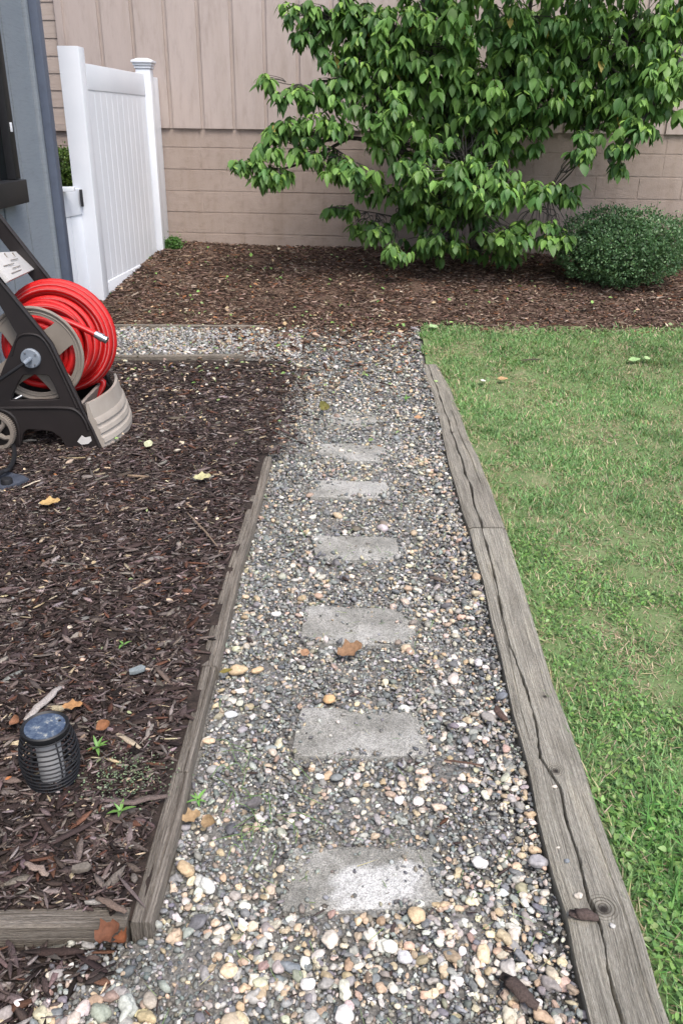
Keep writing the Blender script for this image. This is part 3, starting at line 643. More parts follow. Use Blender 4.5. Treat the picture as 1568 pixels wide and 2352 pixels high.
# ------------------------------------------------------------------ stepping stones
pav = [((668, 1738), (990, 1736), (965, 1632), (690, 1624), "flat complete concrete stepping stone, second from the camera, with green clippings", .25),
       ((640, 2098), (1022, 2080), (1005, 1945), (655, 1945), "nearest concrete stepping stone with a bright pale worn centre and gravel on its rim", .95),
       ((690, 1478), (958, 1482), (945, 1400), (700, 1390), "third concrete stepping stone from the camera, darker at its right end", .2),
       ((728, 1288), (938, 1285), (925, 1235), (712, 1228), "fourth concrete stepping stone from the camera, half covered by gravel", .15),
       ((708, 1143), (895, 1143), (898, 1106), (712, 1102), "fifth concrete stepping stone with a whitish right end and pebbles on its front", .75),
       ((718, 1056), (888, 1060), (896, 1022), (730, 1017), "sixth stepping stone, buff and smooth with one pale pebble on it", .3),
       ((745, 980), (872, 976), (860, 950), (742, 948), "farthest stepping stone, almost lost under gravel below the curled green leaf", .1)]
PAV = []
for (a, b_, c_, d, lb, pale) in pav:
    q = [at(*p, .012) for p in (a, b_, c_, d)]; ctr = sum(q, Vector()) / 4; PAV.append([(p.x, p.y) for p in q])
    n = 26; V = []; pv = []
    for j in range(n):
        for i_ in range(n):
            u, v_ = i_ / (n - 1), j / (n - 1)
            # round the corners a little
            uu, vv = u * 2 - 1, v_ * 2 - 1; rr = 1 - .05 * (abs(uu) ** 4) * (abs(vv) ** 4); u2, v2 = (uu * rr + 1) / 2, (vv * rr + 1) / 2
            p = (q[0] * (1 - u2) + q[1] * u2) * (1 - v2) + (q[3] * (1 - u2) + q[2] * u2) * v2
            e = min(u, 1 - u, v_, 1 - v_); p.z += -.004 * math.exp(-e * 30) + .003 * noise.noise(Vector((p.x * 9, p.y * 9, 3))) + .004
            V.append(tuple(p)); nn = .5 + .9 * noise.noise(Vector((p.x * 7, p.y * 7, 11)))
            n3_ = noise.noise(Vector((p.x * 16, p.y * 16, 31))) * .5 + noise.noise(Vector((p.x * 45, p.y * 45, 3))) * .3; pv.append(max(0, min(1, pale * float(sstep(.30, .75, 1.05 - ((u - .60) ** 2 * 6 + (v_ - .35) ** 2 * 4) + n3_)))) if lb.startswith('near') else max(0, min(1, pale * nn * (.3 + .9 * u if 'whitish' in lb else .8))))
    for i_ in list(range(n)) + [n * j + n - 1 for j in range(1, n)] + [n * (n - 1) + k for k in range(n - 2, -1, -1)] + [n * j for j in range(n - 2, 0, -1)]:
        p = V[i_]; V.append((p[0], p[1], p[2] - .05)); pv.append(0)
    ring = list(range(n)) + [n * j + n - 1 for j in range(1, n)] + [n * (n - 1) + k for k in range(n - 2, -1, -1)] + [n * j for j in range(n - 2, 0, -1)]
    Fc = [(j * n + k, j * n + k + 1, (j + 1) * n + k + 1, (j + 1) * n + k) for j in range(n - 1) for k in range(n - 1)]
    for k in range(len(ring)): k2 = (k + 1) % len(ring); Fc.append((ring[k], n * n + k, n * n + k2, ring[k2]))
    me = np_mesh("stepping_stone", np.array(V), np.array(Fc)); at_ = me.attributes.new("pale", 'FLOAT', 'POINT'); at_.data.foreach_set("value", pv)
    o = link("stepping_stone", me, 'paver', loc=ctr, smooth=True); me.set_sharp_from_angle(angle=R(50)); tag(o, lb, "stepping stone", "concrete stepping stones in the gravel path")
def in_pavers(x, y, shrink=0.0):
    r = np.zeros(len(x), bool)
    for q in PAV:
        c = np.mean(q, 0); ins = np.ones(len(x), bool)
        for k in range(4):
            a = np.array(q[k]); b_ = np.array(q[(k + 1) % 4]); e = b_ - a; el = np.hypot(*e); dist = (e[0] * (y - a[1]) - e[1] * (x - a[0])) / el; dc = (e[0] * (c[1] - a[1]) - e[1] * (c[0] - a[0])) / el
            ins &= dist > dc * np.clip(shrink, -.1, .6)
        r |= ins
    return r

# ------------------------------------------------------------------ gravel
GREYS = [(.17, .18, .18), (.11, .115, .12), (.25, .255, .25), (.34, .34, .32), (.21, .19, .155), (.40, .33, .24), (.50, .48, .43)]
GW = [26, 16, 22, 12, 9, 7, 7]
def edge_keep(x, y, prob_fn): return rng.random(len(x)) < prob_fn(x, y)
def frustum(x, y, m_=.25):
    dep = y * math.cos(TH) + H * math.sin(TH); return np.abs(x) < (784 / F) * dep + m_
def rnd(n, x0, x1, y0, y1): return rng.uniform(x0, x1, n), rng.uniform(y0, y1, n)
def gravel_band(y0, y1, dens, size):
    n = int(dens * 1.6 * (y1 - y0)); x, y = rnd(n, -.85, .72, y0, y1)
    xl = XPL(y); d = x - xl
    keep = (x < XRI(y) - .004) & np.where((y > YB) & (y < YL_END), d > .004, rng.random(n) < sstep(-.22, .12, d))
    keep &= ~in_pavers(x, y, .08 + .12 * sstep(3.2, 4.6, y) + .34 * nz(x, y, 9, 5)) | (rng.random(n) < .035 + .25 * sstep(3.8, 5.0, y))
    keep &= ~(in_pavers(x, y) & (rng.random(n) < .30))
    x, y = x[keep], y[keep]; n = len(x)
    s = size * np.exp(rng.normal(0, .33, n)) * .5; z = zt(x, y) + s * rng.uniform(-.15, .9, n) + .006 * nz(x, y, 6, 1)
    z = z + .026 * np.exp(-(XRI(y) - x) / .05); z = np.where(in_pavers(x, y), zt(x, y) + .017 + s * .4, z)
    return np.stack([x, y, z], -1), s
P, S = [], []
for (y0, y1, de, sz) in [(.55, 1.8, 17000, .0085), (1.8, 2.8, 14000, .0095), (2.8, 4.2, 9500, .011), (4.2, 6.4, 6000, .013)]:
    p, s = gravel_band(y0, y1, de, sz); P.append(p); S.append(s)
# strip of side gravel
n = 7000; x, y = rnd(n, -3.2, -.3, YS0 + .02, YS1 - .02); P.append(np.stack([x, y, zt(x, y) + .008 + rng.uniform(0, .006, n)], -1)); S.append(.008 * np.exp(rng.normal(0, .35, n))); nside = n
P = np.concatenate(P); S = np.concatenate(S); n = len(P)
C = pick(GREYS, GW, n, .22) * np.array([1.03, 1.02, 1.0]); C[-nside:] = pick([(.32, .32, .31), (.44, .43, .41), (.21, .21, .21), (.34, .27, .20)], [4, 4, 3, 2], nside, .2)
scl = np.stack([S * rng.uniform(.9, 1.6, n), S * rng.uniform(.7, 1.1, n), S * rng.uniform(.45, .8, n)], -1)
near = P[:, 1] < 2.6
tag(scatter("gravel", rocks(14, .28), P, rot_zyx(rng.uniform(0, 6.3, n), rng.normal(0, .4, n), rng.normal(0, .4, n)), scl, C, 'crushed'), "grey crushed gravel filling the path", "gravel", kind="stuff")
# river pebbles: cream, tan, grey
PEB = [(.52, .48, .41), (.60, .58, .54), (.42, .33, .22), (.50, .38, .27), (.30, .29, .27), (.17, .175, .18), (.33, .25, .20), (.53, .46, .35)]
PW_ = [19, 10, 15, 11, 24, 15, 8, 14]
def peb_prob(x, y):
    u = (x - XPL(y)) / (XRI(y) - XPL(y))
    a = .22 + .55 * sstep(.55, .95, u) + .55 * (1 - sstep(1.15, 1.45, y)) + .25 * (1 - sstep(.0, .15, u)) * (y < 2.2)
    a = a * np.clip(.85 + 1.9 * nz(x, y, 4.5, 31) + .6 * nz(x, y, 11, 32), .12, 2.2)
    return a
PP, SS = [], []
for (y0, y1, de, sz) in [(.6, 1.7, 3400, .0120), (1.7, 2.8, 2500, .0125), (2.8, 4.2, 1500, .0125), (4.2, 6.3, 800, .0125)]:
    n = int(de * 1.6 * (y1 - y0)); x, y = rnd(n, -.85, .72, y0, y1); d = x - XPL(y)
    keep = (x < XRI(y) - .01) & np.where((y > YB) & (y < YL_END), d > .012, rng.random(n) < sstep(-.25, .15, d)) & (rng.random(n) < peb_prob(x, y))
    keep &= ~in_pavers(x, y, .06 + .30 * nz(x, y, 11, 5)) | (rng.random(n) < .03)
    x, y = x[keep], y[keep]; n = len(x); s = sz * np.exp(rng.normal(-.18, .36, n)) * .62
    s = np.minimum(s, .024); PP.append(np.stack([x, y, zt(x, y) + .006 + .026 * np.exp(-(XRI(y) - x) / .05) + s * rng.uniform(.05, .6, n)], -1)); SS.append(s)
# pebbles strayed into the beds and onto the timber
n = 150; x, y = rnd(n, -1.0, -.35, .7, YB - .12); s = .011 * np.exp(rng.normal(0, .3, n)); PP.append(np.stack([x, y, .004 + s * .4], -1)); SS.append(s * .9)
n = 70; x, y = rnd(n, -1.6, -.45, YB + .1, 5.0); s = .007 * np.exp(rng.normal(0, .35, n)); PP.append(np.stack([x, y, zbed(x, y) + .01], -1)); SS.append(s)
n = 600; x, y = rnd(n, -2.0, .5, 4.6, 6.4); s = .009 * np.exp(rng.normal(0, .3, n)); PP.append(np.stack([x, y, zt(x, y) + .015], -1)); SS.append(s)
PP = np.concatenate(PP); SS = np.concatenate(SS); n = len(PP); C = pick(PEB, PW_, n, .15) * 1.03
scl = np.stack([SS * rng.uniform(1.05, 1.5, n), SS * rng.uniform(.85, 1.1, n), SS * rng.uniform(.55, .85, n)], -1)
rot = rot_zyx(rng.uniform(0, 6.3, n), rng.normal(0, .22, n), rng.normal(0, .22, n))
nr = PP[:, 1] < 2.2
tag(scatter("river_pebbles", stones(3, 10, .38, 4.0) + stones(3, 8, .75, 44.0), PP[nr], rot[nr], scl[nr], C[nr], 'stone', smooth=True), "cream and tan river pebbles strewn over the gravel", "pebbles", kind="stuff")
tag(scatter("river_pebbles", stones(2, 8, .36, 9.0) + stones(2, 6, .7, 54.0), PP[~nr], rot[~nr], scl[~nr], C[~nr], 'stone', smooth=True), "small far river pebbles on the gravel path", "pebbles", kind="stuff")

# ------------------------------------------------------------------ mulch
def chip_tmpl(k):
    out = []
    for _ in range(k):
        st = [-1, -.4, .3, 1]; V = []; b_ = rng.uniform(-.25, .25); tw = rng.uniform(-.5, .5)
        for j, u in enumerate(st):
            w = (1 - .65 * abs(u) ** 3) * rng.uniform(.75, 1.15) * (.35 if abs(u) == 1 and rng.random() < .5 else 1)
            for (a, c) in ((-1, -1), (1, -1), (1, 1), (-1, 1)):
                V.append((u + rng.uniform(-.12, .12), a * w + b_ * u * u, c * rng.uniform(.6, 1.1) + tw * a * u * .5))
        Fc = [(0, 3, 2, 1), (12, 13, 14, 15)] + [(j * 4 + q, j * 4 + (q + 1) % 4, (j + 1) * 4 + (q + 1) % 4, (j + 1) * 4 + q) for j in range(3) for q in range(4)]
        out.append((np.array(V), np.array(Fc)))
    return out
CH = chip_tmpl(16)
def chips(name, x, y, zf, ln, pal, w, label, lift=.008, flat=.16, wid=.16):
    n = len(x); l = ln * np.exp(rng.normal(0, .48, n)) * .5; wd = l * wid * np.exp(rng.normal(.1, .4, n)); wd = np.clip(wd, .0016, .009); th = wd * rng.uniform(.2, .6, n)
    z = zf(x, y) + rng.uniform(0, lift, n) + np.abs(np.clip(rng.normal(0, .3, n), -.5, .5)) * 0
    pit = np.clip(rng.normal(0, flat, n), -.55, .55)
    rot = rot_zyx(rng.normal(.35, 1.0, n) + rng.integers(0, 2, n) * math.pi, pit, rng.normal(0, .4, n))
    C = pick(pal, w, n, .25)
    return tag(scatter(name, CH, np.stack([x, y, z], -1), rot, np.stack([l, wd, th], -1), C, 'chip'), label, "mulch", kind="stuff")
DARK = [(.020, .014, .013), (.042, .029, .026), (.070, .050, .046), (.125, .098, .090), (.23, .195, .18), (.11, .052, .034), (.38, .30, .21)]
DW = [12, 24, 27, 21, 10, 5, 2.6]
xs, ys_ = [], []
for (y0, y1, de) in [(YB + .03, 2.4, 17000), (2.4, 3.6, 12500), (3.6, 5.6, 9000)]:
    n = int(de * 2.6 * (y1 - y0)); x, y = rnd(n, -2.7, -.1, y0, y1)
    lim = np.where(y < YL_END, XLL(np.clip(y, YB, YL_END)) - .012, XLL(YL_END) + .01)
    k = frustum(x, y) & np.where(y < YL_END, x < lim, rng.random(n) < 1 - sstep(-.10, .22, x - lim)) & (x > -1.98 + .0 * y)
    xs.append(x[k]); ys_.append(y[k])
x = np.concatenate(xs); y = np.concatenate(ys_)
chips("mulch", x, y, zbed, .0235, DARK, DW, "dark shredded bark mulch of the left bed", .016)
n = 12000; x, y = rnd(n, -1.6, -.1, .55, YB - .03); k = frustum(x, y) & (rng.random(n) < 1 - sstep(-.25, .12, x - XPL(y))); chips("mulch", x[k], y[k], lambda a, b_: zt(a, b_), .027, DARK, DW, "dark mulch with strayed pebbles at the bottom left", .018)
FAR = [(.05, .030, .022), (.10, .062, .045), (.16, .105, .08), (.24, .17, .13), (.36, .28, .22), (.19, .085, .045)]
FW = [20, 30, 25, 14, 6, 5]
n = 85000; x, y = rnd(n, -2.6, 4.4, 6.3, 9.2); k = frustum(x, y, .4) & (y > np.where(x > .6, lawn_far(x), YS1 + .03) + rng.normal(0, .11, n))
x, y = x[k], y[k]
far_z = lambda a, b_: zt(a, b_) + 0.012 * sstep(6.3, 6.8, b_) + .012 * np.sin(a * 2.1) * sstep(6.6, 7.4, b_)
chips("mulch", x, y, far_z, .029, FAR, FW, "brown dry mulch of the bed along the beige wall", .02, .2, .2)
n = 17000; x, y = rnd(n, -1.2, .55, 5.0, 6.6); k = rng.random(n) < (.25 + .40 * sstep(6.0, 6.5, y)) * sstep(-1.25, -.5, x) * np.clip(.15 + .85 * sstep(5.3, 6.2, y) * (1 - .5 * sstep(0, .45, x)) + .5 * nz(x, y, 3, 61), 0, 1); chips("mulch", x[k], y[k], lambda a, b_: zt(a, b_) + .010, .03, FAR, FW, "brown mulch spilt over the far end of the gravel path", .015, .2, .22)
# a few chips strewn over the gravel
n = 420; x, y = rnd(n, -.38, .45, .8, 5.4); chips("mulch", x, y, lambda a, b_: zt(a, b_) + .012, .016, DARK, DW, "loose bark bits scattered on the gravel", .004, .1, .14)

# ------------------------------------------------------------------ grass and ground cover
def blade_tmpl():
    out = []
    for c in (.1, .35, .6, .9):
        V = []
        for (u, w) in ((0, 1), (.4, .85), (.75, .55), (1, .08)):
            xx = math.sin(u * c * 1.3); zz = u * math.cos(u * c * .8)
            V += [(xx * .7, -w, zz), (xx * .7, w, zz)]
        out.append((np.array(V), np.array([(0, 1, 3, 2), (2, 3, 5, 4), (4, 5, 7, 6)])))
    return out
BL = blade_tmpl()
def grass(name, x, y, z, ln, wd, C, label, lean=.45, cat="grass"):
    n = len(x); return tag(scatter(name, BL, np.stack([x, y, z], -1), rot_zyx(rng.uniform(0, 6.3, n), np.clip(np.abs(rng.normal(lean, .35, n)), 0, 1.5), rng.normal(0, .3, n)), np.stack([ln, wd, ln], -1), C, 'blade'), label, cat, kind="stuff")
def lawn_pts(de, y0, y1):
    n = int(de * 3.6 * (y1 - y0)); x, y = rnd(n, .45, 4.05, y0, y1)
    xe = np.where(y < Y1T_, XRO(y) + .004, XRI(y) + .03 + .04 * np.sin(y * 19)); k = frustum(x, y, .3) & (x > xe) & (y < lawn_far(x) + rng.normal(0, .10, n)); return x[k], y[k]
BP = [(at(px_, py_, .03), r_) for px_, py_, r_ in [(1400, 1445, .12), (1490, 1545, .13), (1330, 1270, .13), (1430, 1240, .16), (1180, 880, .22), (1200, 1090, .16), (1520, 1440, .12), (1290, 1560, .05), (1265, 1480, .05), (1370, 1000, .2), (1500, 1330, .12)]]
def bare(x, y):
    b_ = np.clip((nz(x, y, 2.3, 17) + .45 * nz(x, y, 7, 23)) * 2.2 - .3, 0, 1) * .8; j_ = 1 + .9 * nz(x, y, 9, 51)
    for p_, r_ in BP: b_ = np.maximum(b_, np.exp(-(((x - p_.x) / r_) ** 2 + ((y - p_.y) / (r_ * 1.3)) ** 2)) * j_)
    return np.clip(b_, 0, 1)
GX, GY = [], []
for a in [(30000, .7, 2.4), (25000, 2.4, 4.0), (20000, 4.0, 6.7)]:
    p = lawn_pts(*a); GX.append(p[0]); GY.append(p[1])
x, y = np.concatenate(GX), np.concatenate(GY); bb_ = bare(x, y) * .85; k = rng.random(len(x)) > .85 * bb_; x, y, bb_ = x[k], y[k], bb_[k]; n = len(x)
tone = nz(x, y, 1.3, 41); tn2 = nz(x, y, 9, 43)
C = pick([(.115, .255, .085), (.15, .31, .105), (.085, .20, .07), (.20, .36, .14), (.36, .35, .21), (.46, .41, .29)], [30, 28, 14, 15, 8, 6], n, .18)
C *= (1 + .35 * tone + .3 * tn2)[:, None] * np.array([1.26, 1.09, 1.14]); s_ = rng.random(n) < .35 * bb_; C[s_] = pick([(.40, .33, .22), (.30, .24, .15)], [1, 1], int(s_.sum()), .2)
ln = rng.uniform(.022, .048, n) * (1 - .35 * bb_) * np.where(y < 2, 1.15, 1)
grass("grass", x, y, zlawn(x, y) - .004, ln, rng.uniform(.0010, .0018, n) * (1 + .14 * y), C, "short green lawn grass with straw blades right of the timbers", .75)
n = 40000; x, y = rnd(n, .5, 4.0, .8, 6.3); k = (x > np.where(y < Y1T_, XRO(y), XRI(y) + .04) + .005) & frustum(x, y, .2) & (y < lawn_far(x)) & (rng.random(n) < .10 + .90 * bare(x, y)); x, y = x[k], y[k]; n = len(x)
grass("dry_thatch", x, y, zlawn(x, y) + .006, rng.uniform(.02, .05, n), rng.uniform(.0008, .0015, n) * (1 + .12 * y), pick([(.46, .39, .27), (.38, .29, .19), (.30, .22, .15)], [3, 3, 2], n), "dry straw thatch matted in the worn patches of the lawn", 1.4, "dry grass")
# longer tufts along the timber and at the lower right
n = 2600; y = rng.uniform(.8, 5.8, n); x = XRO(y) + np.abs(rng.normal(0, .02, n)) + .004; k = rng.random(n) < np.clip(.6 + 1.2 * nz(x, y, 5, 3), .05, 1); x, y = x[k], y[k]; n = len(x)
grass("grass", x, y, zlawn(x, y), rng.uniform(.03, .07, n), rng.uniform(.0011, .002, n), pick([(.13, .25, .07), (.24, .30, .12), (.40, .36, .22)], [3, 2, 2], n), "longer grass and straw fringe along the timbers", .9)
n = 1500; x, y = rnd(n, .70, 1.1, .85, 1.6); k = (x > XRO(y) + .03); x, y = x[k], y[k]; n = len(x)
grass("grass", x, y, zlawn(x, y), rng.uniform(.05, .11, n), rng.uniform(.0018, .0032, n), pick([(.09, .24, .05), (.14, .32, .08)], [1, 1], n), "long glossy grass tuft at the lower right corner", .8)
# broad-leaved ground cover
def leaf_tmpl(wid=.28, droop=.2, fold=.07, stations=((0, .03), (.18, .75), (.45, 1), (.75, .62), (1, .02))):
    V = []
    for u, w in stations:
        z_ = -droop * u * u; V += [(u, -wid * w, z_ + fold * w), (u, 0, z_), (u, wid * w, z_ + fold * w)]
    k = len(stations); Fc = [(j * 3 + q, j * 3 + q + 1, (j + 1) * 3 + q + 1, (j + 1) * 3 + q) for j in range(k - 1) for q in range(2)]
    return np.array(V), np.array(Fc)
n = 30000; x, y = rnd(n, .55, 1.9, .85, 3.4); cov = nz(x, y, 2.6, 77) + .55 * (1 - sstep(1.5, 2.6, y)) + .25 * (1 - sstep(.0, .28, x - XRO(y)))
k = (x > XRO(y) + .015) & (cov > rng.uniform(.0, .55, n)) & frustum(x, y, .2) & (bare(x, y) < .6); x, y = x[k], y[k]; n = len(x)
yaw = rng.uniform(0, 6.3, n); L_ = rng.uniform(.008, .021, n) * np.where(y < 1.7, 1.15, .9)
tag(scatter("ground_cover", [leaf_tmpl(.24, .15), leaf_tmpl(.32, .3)], np.stack([x, y, zlawn(x, y) + rng.uniform(.006, .026, n)], -1), rot_zyx(yaw, rng.normal(-.15, .35, n), rng.normal(0, .35, n)), np.stack([L_, L_, L_], -1), pick([(.145, .27, .065), (.19, .33, .085), (.10, .20, .055), (.27, .38, .14)], [4, 3, 3, 1], n, .15), 'leaf', smooth=True), "bright green broad leaved weeds creeping through the lower lawn", "ground cover", kind="stuff")
# clippings on the gravel
n = 900; x, y = rnd(n, -.36, .45, .9, 5.6); k = rng.random(n) < np.clip(.5 + 1.5 * nz(x, y, 3.5, 9), .08, 1); x, y = x[k], y[k]; n = len(x)
grass("grass_clippings", x, y, zt(x, y) + .022, rng.uniform(.02, .055, n), rng.uniform(.0005, .0010, n) * (1 + .1 * y), pick([(.22, .30, .12), (.16, .27, .10), (.42, .38, .24)], [3, 3, 2], n), "thin grass clippings lying on the gravel", 1.42, "clippings")
n = 900; x, y = rnd(n, -1.6, .5, 3.9, 6.7); k = (rng.random(n) < .15 + .85 * sstep(4.4, 6.0, y)) & frustum(x, y); x, y = x[k], y[k]; n = len(x); L_ = rng.uniform(.012, .034, n)
tag(scatter("leaf_litter", [leaf_tmpl(.28, .25), leaf_tmpl(.36, -.2, .12)], np.stack([x, y, zbed(x, y) + rng.uniform(.02, .035, n)], -1), rot_zyx(rng.uniform(0, 6.3, n), rng.normal(0, .25, n), rng.normal(0, .4, n)), np.stack([L_, L_, L_], -1), pick([(.24, .33, .14), (.46, .35, .22), (.36, .20, .11), (.58, .50, .37)], [3, 4, 3, 3], n, .2), 'dry', smooth=True), "tan and brown leaf crumbs where mulch and gravel mix at the far end", "leaf litter", kind="stuff")
# leaf scraps over the far bed
n = 1300; x, y = rnd(n, -2.3, 3.4, 5.2, 8.9); dens = np.where(x < .5, .62, .28); k = (rng.random(n) < dens) & frustum(x, y) & ~((x > .6) & (y < 6.3) & (rng.random(n) < .75)); x, y = x[k], y[k]; n = len(x); L_ = rng.uniform(.014, .046, n)
tag(scatter("leaf_litter", [leaf_tmpl(.28, .25), leaf_tmpl(.36, -.2, .12), leaf_tmpl(.2, .4)], np.stack([x, y, zt(x, y) + rng.uniform(.03, .045, n)], -1), rot_zyx(rng.uniform(0, 6.3, n), rng.normal(0, .25, n), rng.normal(0, .4, n)), np.stack([L_, L_, L_], -1), pick([(.20, .34, .10), (.32, .42, .20), (.48, .36, .22), (.42, .20, .09), (.55, .47, .34)], [8, 4, 3, 2, 2], n, .2), 'dry', smooth=True), "small green and tan leaf scraps scattered over the brown mulch", "leaf litter", kind="stuff")
n = 150; x, y = rnd(n, -1.8, -.5, 1.4, 5.2); L_ = rng.uniform(.008, .024, n)
tag(scatter("leaf_litter", [leaf_tmpl(.28, .25), leaf_tmpl(.3, -.2, .12)], np.stack([x, y, zbed(x, y) + rng.uniform(.018, .026, n)], -1), rot_zyx(rng.uniform(0, 6.3, n), rng.normal(0, .25, n), rng.normal(0, .4, n)), np.stack([L_, L_, L_], -1), pick([(.30, .36, .18), (.48, .36, .22), (.38, .16, .07), (.55, .47, .34)], [2, 4, 3, 2], n, .2), 'dry', smooth=True), "tiny tan and rust leaf crumbs on the dark mulch", "leaf litter", kind="stuff")

# ------------------------------------------------------------------ hose reel cart
YN, YF = 3.98, 4.50                           # near and far side frames
def PX(px, py, y=YN): p = on_y(px, py, y); return (p.x, p.z)
base = at(120, 1028, 0, zbed)
cart = empty("hose_reel_cart", (on_y(60, 1000, YN).x, (YN + YF) / 2, float(zbed(-1.5, YN)))); tag(cart, "dark brown hose reel cart with beige drum and front tray standing on the mulch", "hose reel")
hub = on_y(74, 821, YN)
outer = [(-143, 518), (-100, 518), (60, 714), (120, 788), (150, 852), (190, 936), (215, 985), (234, 1026), (228, 1036), (165, 1038), (154, 1022), (142, 1002), (122, 988), (95, 984), (66, 983), (56, 990), (52, 1005), (48, 1026), (20, 1034), (-70, 1036), (-112, 1000), (-118, 945), (-108, 930), (-30, 928), (4, 862), (44, 768), (0, 693)]
hole = smooth_poly([(24, 916), (50, 862), (60, 857), (108, 857), (118, 862), (142, 914), (138, 918), (30, 920)], 1)
def conv(pts): return [PX(a, b_) for a, b_ in pts]
def shift(o, dy):
    return o
for k, yy in enumerate((YN, YF)):
    fr = plate("side_frame", [conv(outer), conv(hole)], yy, .026, 'brown_plastic', cart, .004)
    mb = MB()
    e = [(-100, 518), (60, 714), (120, 788), (150, 852), (190, 936), (215, 985), (232, 1026)]
    mb.tube([(PX(a - 1, b_)[0], yy - .012, PX(a - 1, b_)[1]) for a, b_ in e], .007, 8)
    mb.tube(catmull([(PX(a, b_)[0], yy - .013, PX(a, b_)[1]) for a, b_ in [(-110, 937), (-40, 936), (60, 935), (150, 935), (178, 942), (196, 962), (205, 985)]], 5), .008, 8)
    mb.tube(catmull([(PX(a, b_)[0], yy - .013, PX(a, b_)[1]) for a, b_ in [(30, 815), (40, 780), (56, 767), (82, 767), (102, 778), (120, 806), (150, 870), (180, 935)]], 5), .006, 8)
    mb.tube(catmull([(PX(a, b_)[0], yy - .013, PX(a, b_)[1]) for a, b_ in [(48, 1020), (46, 985), (36, 958), (16, 942), (-12, 936)]], 5), .008, 8)
    mb.build("rib", 'brown_plastic', fr, smooth=True)
mb = MB(); mb.box(((PX(90, 975)[0]), (YN + YF) / 2, PX(90, 960)[1]), (.10, YF - YN - .03, .045)); mb.box(((PX(-60, 975)[0]), (YN + YF) / 2, PX(-60, 960)[1]), (.10, YF - YN - .03, .045)); mb.build("base_bar", 'brown_plastic', cart, bevel=.005)
# drum: two flanges and a core
RF = 108 / F * (on_y(90, 812, YN + .07) - EYE).dot(_f)
def flange(y):
    def arc(r, a0, a1, n=12): return [(hub.x + r * math.cos(a0 + (a1 - a0) * k / n), hub.z + r * math.sin(a0 + (a1 - a0) * k / n)) for k in range(n + 1)]
    holes = []
    for q in range(4):
        a = R(-10 + 90 * q); pts = arc(RF * .84, a - R(27), a + R(27)) + [(hub.x + RF * .50 * math.cos(a + R(10)), hub.z + RF * .50 * math.sin(a + R(10))), (hub.x + RF * .42 * math.cos(a), hub.z + RF * .42 * math.sin(a)), (hub.x + RF * .50 * math.cos(a - R(10)), hub.z + RF * .50 * math.sin(a - R(10)))]
        holes.append(smooth_poly(pts, 1))
    fo = plate("flange", [arc(RF, 0, 2 * math.pi, 64)[:-1]] + holes, y, .008, 'taupe_plastic', cart, .002)
    mb = MB(); ring = [(hub.x + RF * .985 * math.cos(R(5 * k)), y - .004, hub.z + RF * .985 * math.sin(R(5 * k))) for k in range(73)]
    mb.tube(ring, .0085, 8, False); ring = [(hub.x + RF * .90 * math.cos(R(5 * k)), y - .004, hub.z + RF * .90 * math.sin(R(5 * k))) for k in range(73)]; mb.tube(ring, .003, 6, False)
    mb.build("rim", 'taupe_plastic', fo, smooth=True)
YA, YBF = YN + .06, YF - .09
flange(YA); flange(YBF)
mb = MB(); mb.lathe([(.001, YA - .004), (.075, YA - .004), (.075, YBF + .004), (.001, YBF + .004)], (hub.x, 0, hub.z), 'Y', 28); mb.build("drum_core", 'taupe_plastic', cart, smooth=True)
mb = MB(); mb.lathe([(.001, YN - .028), (.043, YN - .028), (.047, YN - .024), (.048, YN - .013)], (hub.x, 0, hub.z), 'Y', 28); hp = mb.build("hub_plate", 'grey_plastic', cart, smooth=True)
mb = MB()
for k in range(4): mb = MB(); a = R(35 + 90 * k); mb.lathe([(.0005, -.004), (.004, -.004), (.0045, 0)], (hub.x + .034 * math.cos(a), YN - .028, hub.z + .034 * math.sin(a)), 'Y', 8); mb.build("screw", 'metal', hp, smooth=True)
mb = MB(); e = PX(-25, 890, YN - .09); mb.tube([(hub.x, YN - .028, hub.z), (hub.x, YN - .075, hub.z), (hub.x - .01, YN - .088, hub.z - .008)], .011, 12); ck = mb.build("crank", 'grey_plastic', cart, smooth=True)
mb = MB(); mb.tube([(hub.x - .005, YN - .085, hub.z - .004), (e[0], YN - .095, e[1])], .0085, 10); mb.tube([(e[0], YN - .095, e[1]), (e[0], YN - .21, e[1])], .014, 12); mb.build("crank_arm", 'black_plastic', ck, smooth=True)
# handle panel between the two side frames
def hq(a): return Vector(on_y(a[0], a[1], YN + .004)), Vector(on_y(a[0], a[1], YF))
n1, n2 = Vector(on_y(18, 648, YN - .01)), Vector(on_y(-34, 584, YN - .01))
f1 = Vector((n1.x, YF + .01, n1.z)); f2 = Vector((n2.x, YF + .01, n2.z))
f1 = on_y(78, 620, YF + .012); f2 = on_y(36, 580, YF + .012); f3 = on_y(-20, 520, YF + .012); n3 = on_y(-100, 505, YN - .01)
nrm = (f1 - n1).cross(n2 - n1).normalized();
if nrm.z < 0: nrm = -nrm
mb = MB(); th = nrm * .012
mb.add([n1 + th, f1 + th, f2 + th, n2 + th, n1 - th, f1 - th, f2 - th, n2 - th], [(0, 1, 2, 3), (7, 6, 5, 4), (0, 4, 5, 1), (1, 5, 6, 2), (2, 6, 7, 3), (3, 7, 4, 0)])
hp_ = mb.build("handle_panel", 'pale_plastic', cart, bevel=.004)
mb = MB()
for k, (a, c) in enumerate([(.2, .55), (.35, .62), (.15, .5), (.5, .75)]):
    v0 = .18 + .15 * k; A0 = n1 + (n2 - n1) * v0; B0 = f1 + (f2 - f1) * v0; p, q = A0 + (B0 - A0) * a + nrm * .0135, A0 + (B0 - A0) * c + nrm * .0135; mb.tube([p, q], .0018, 6)
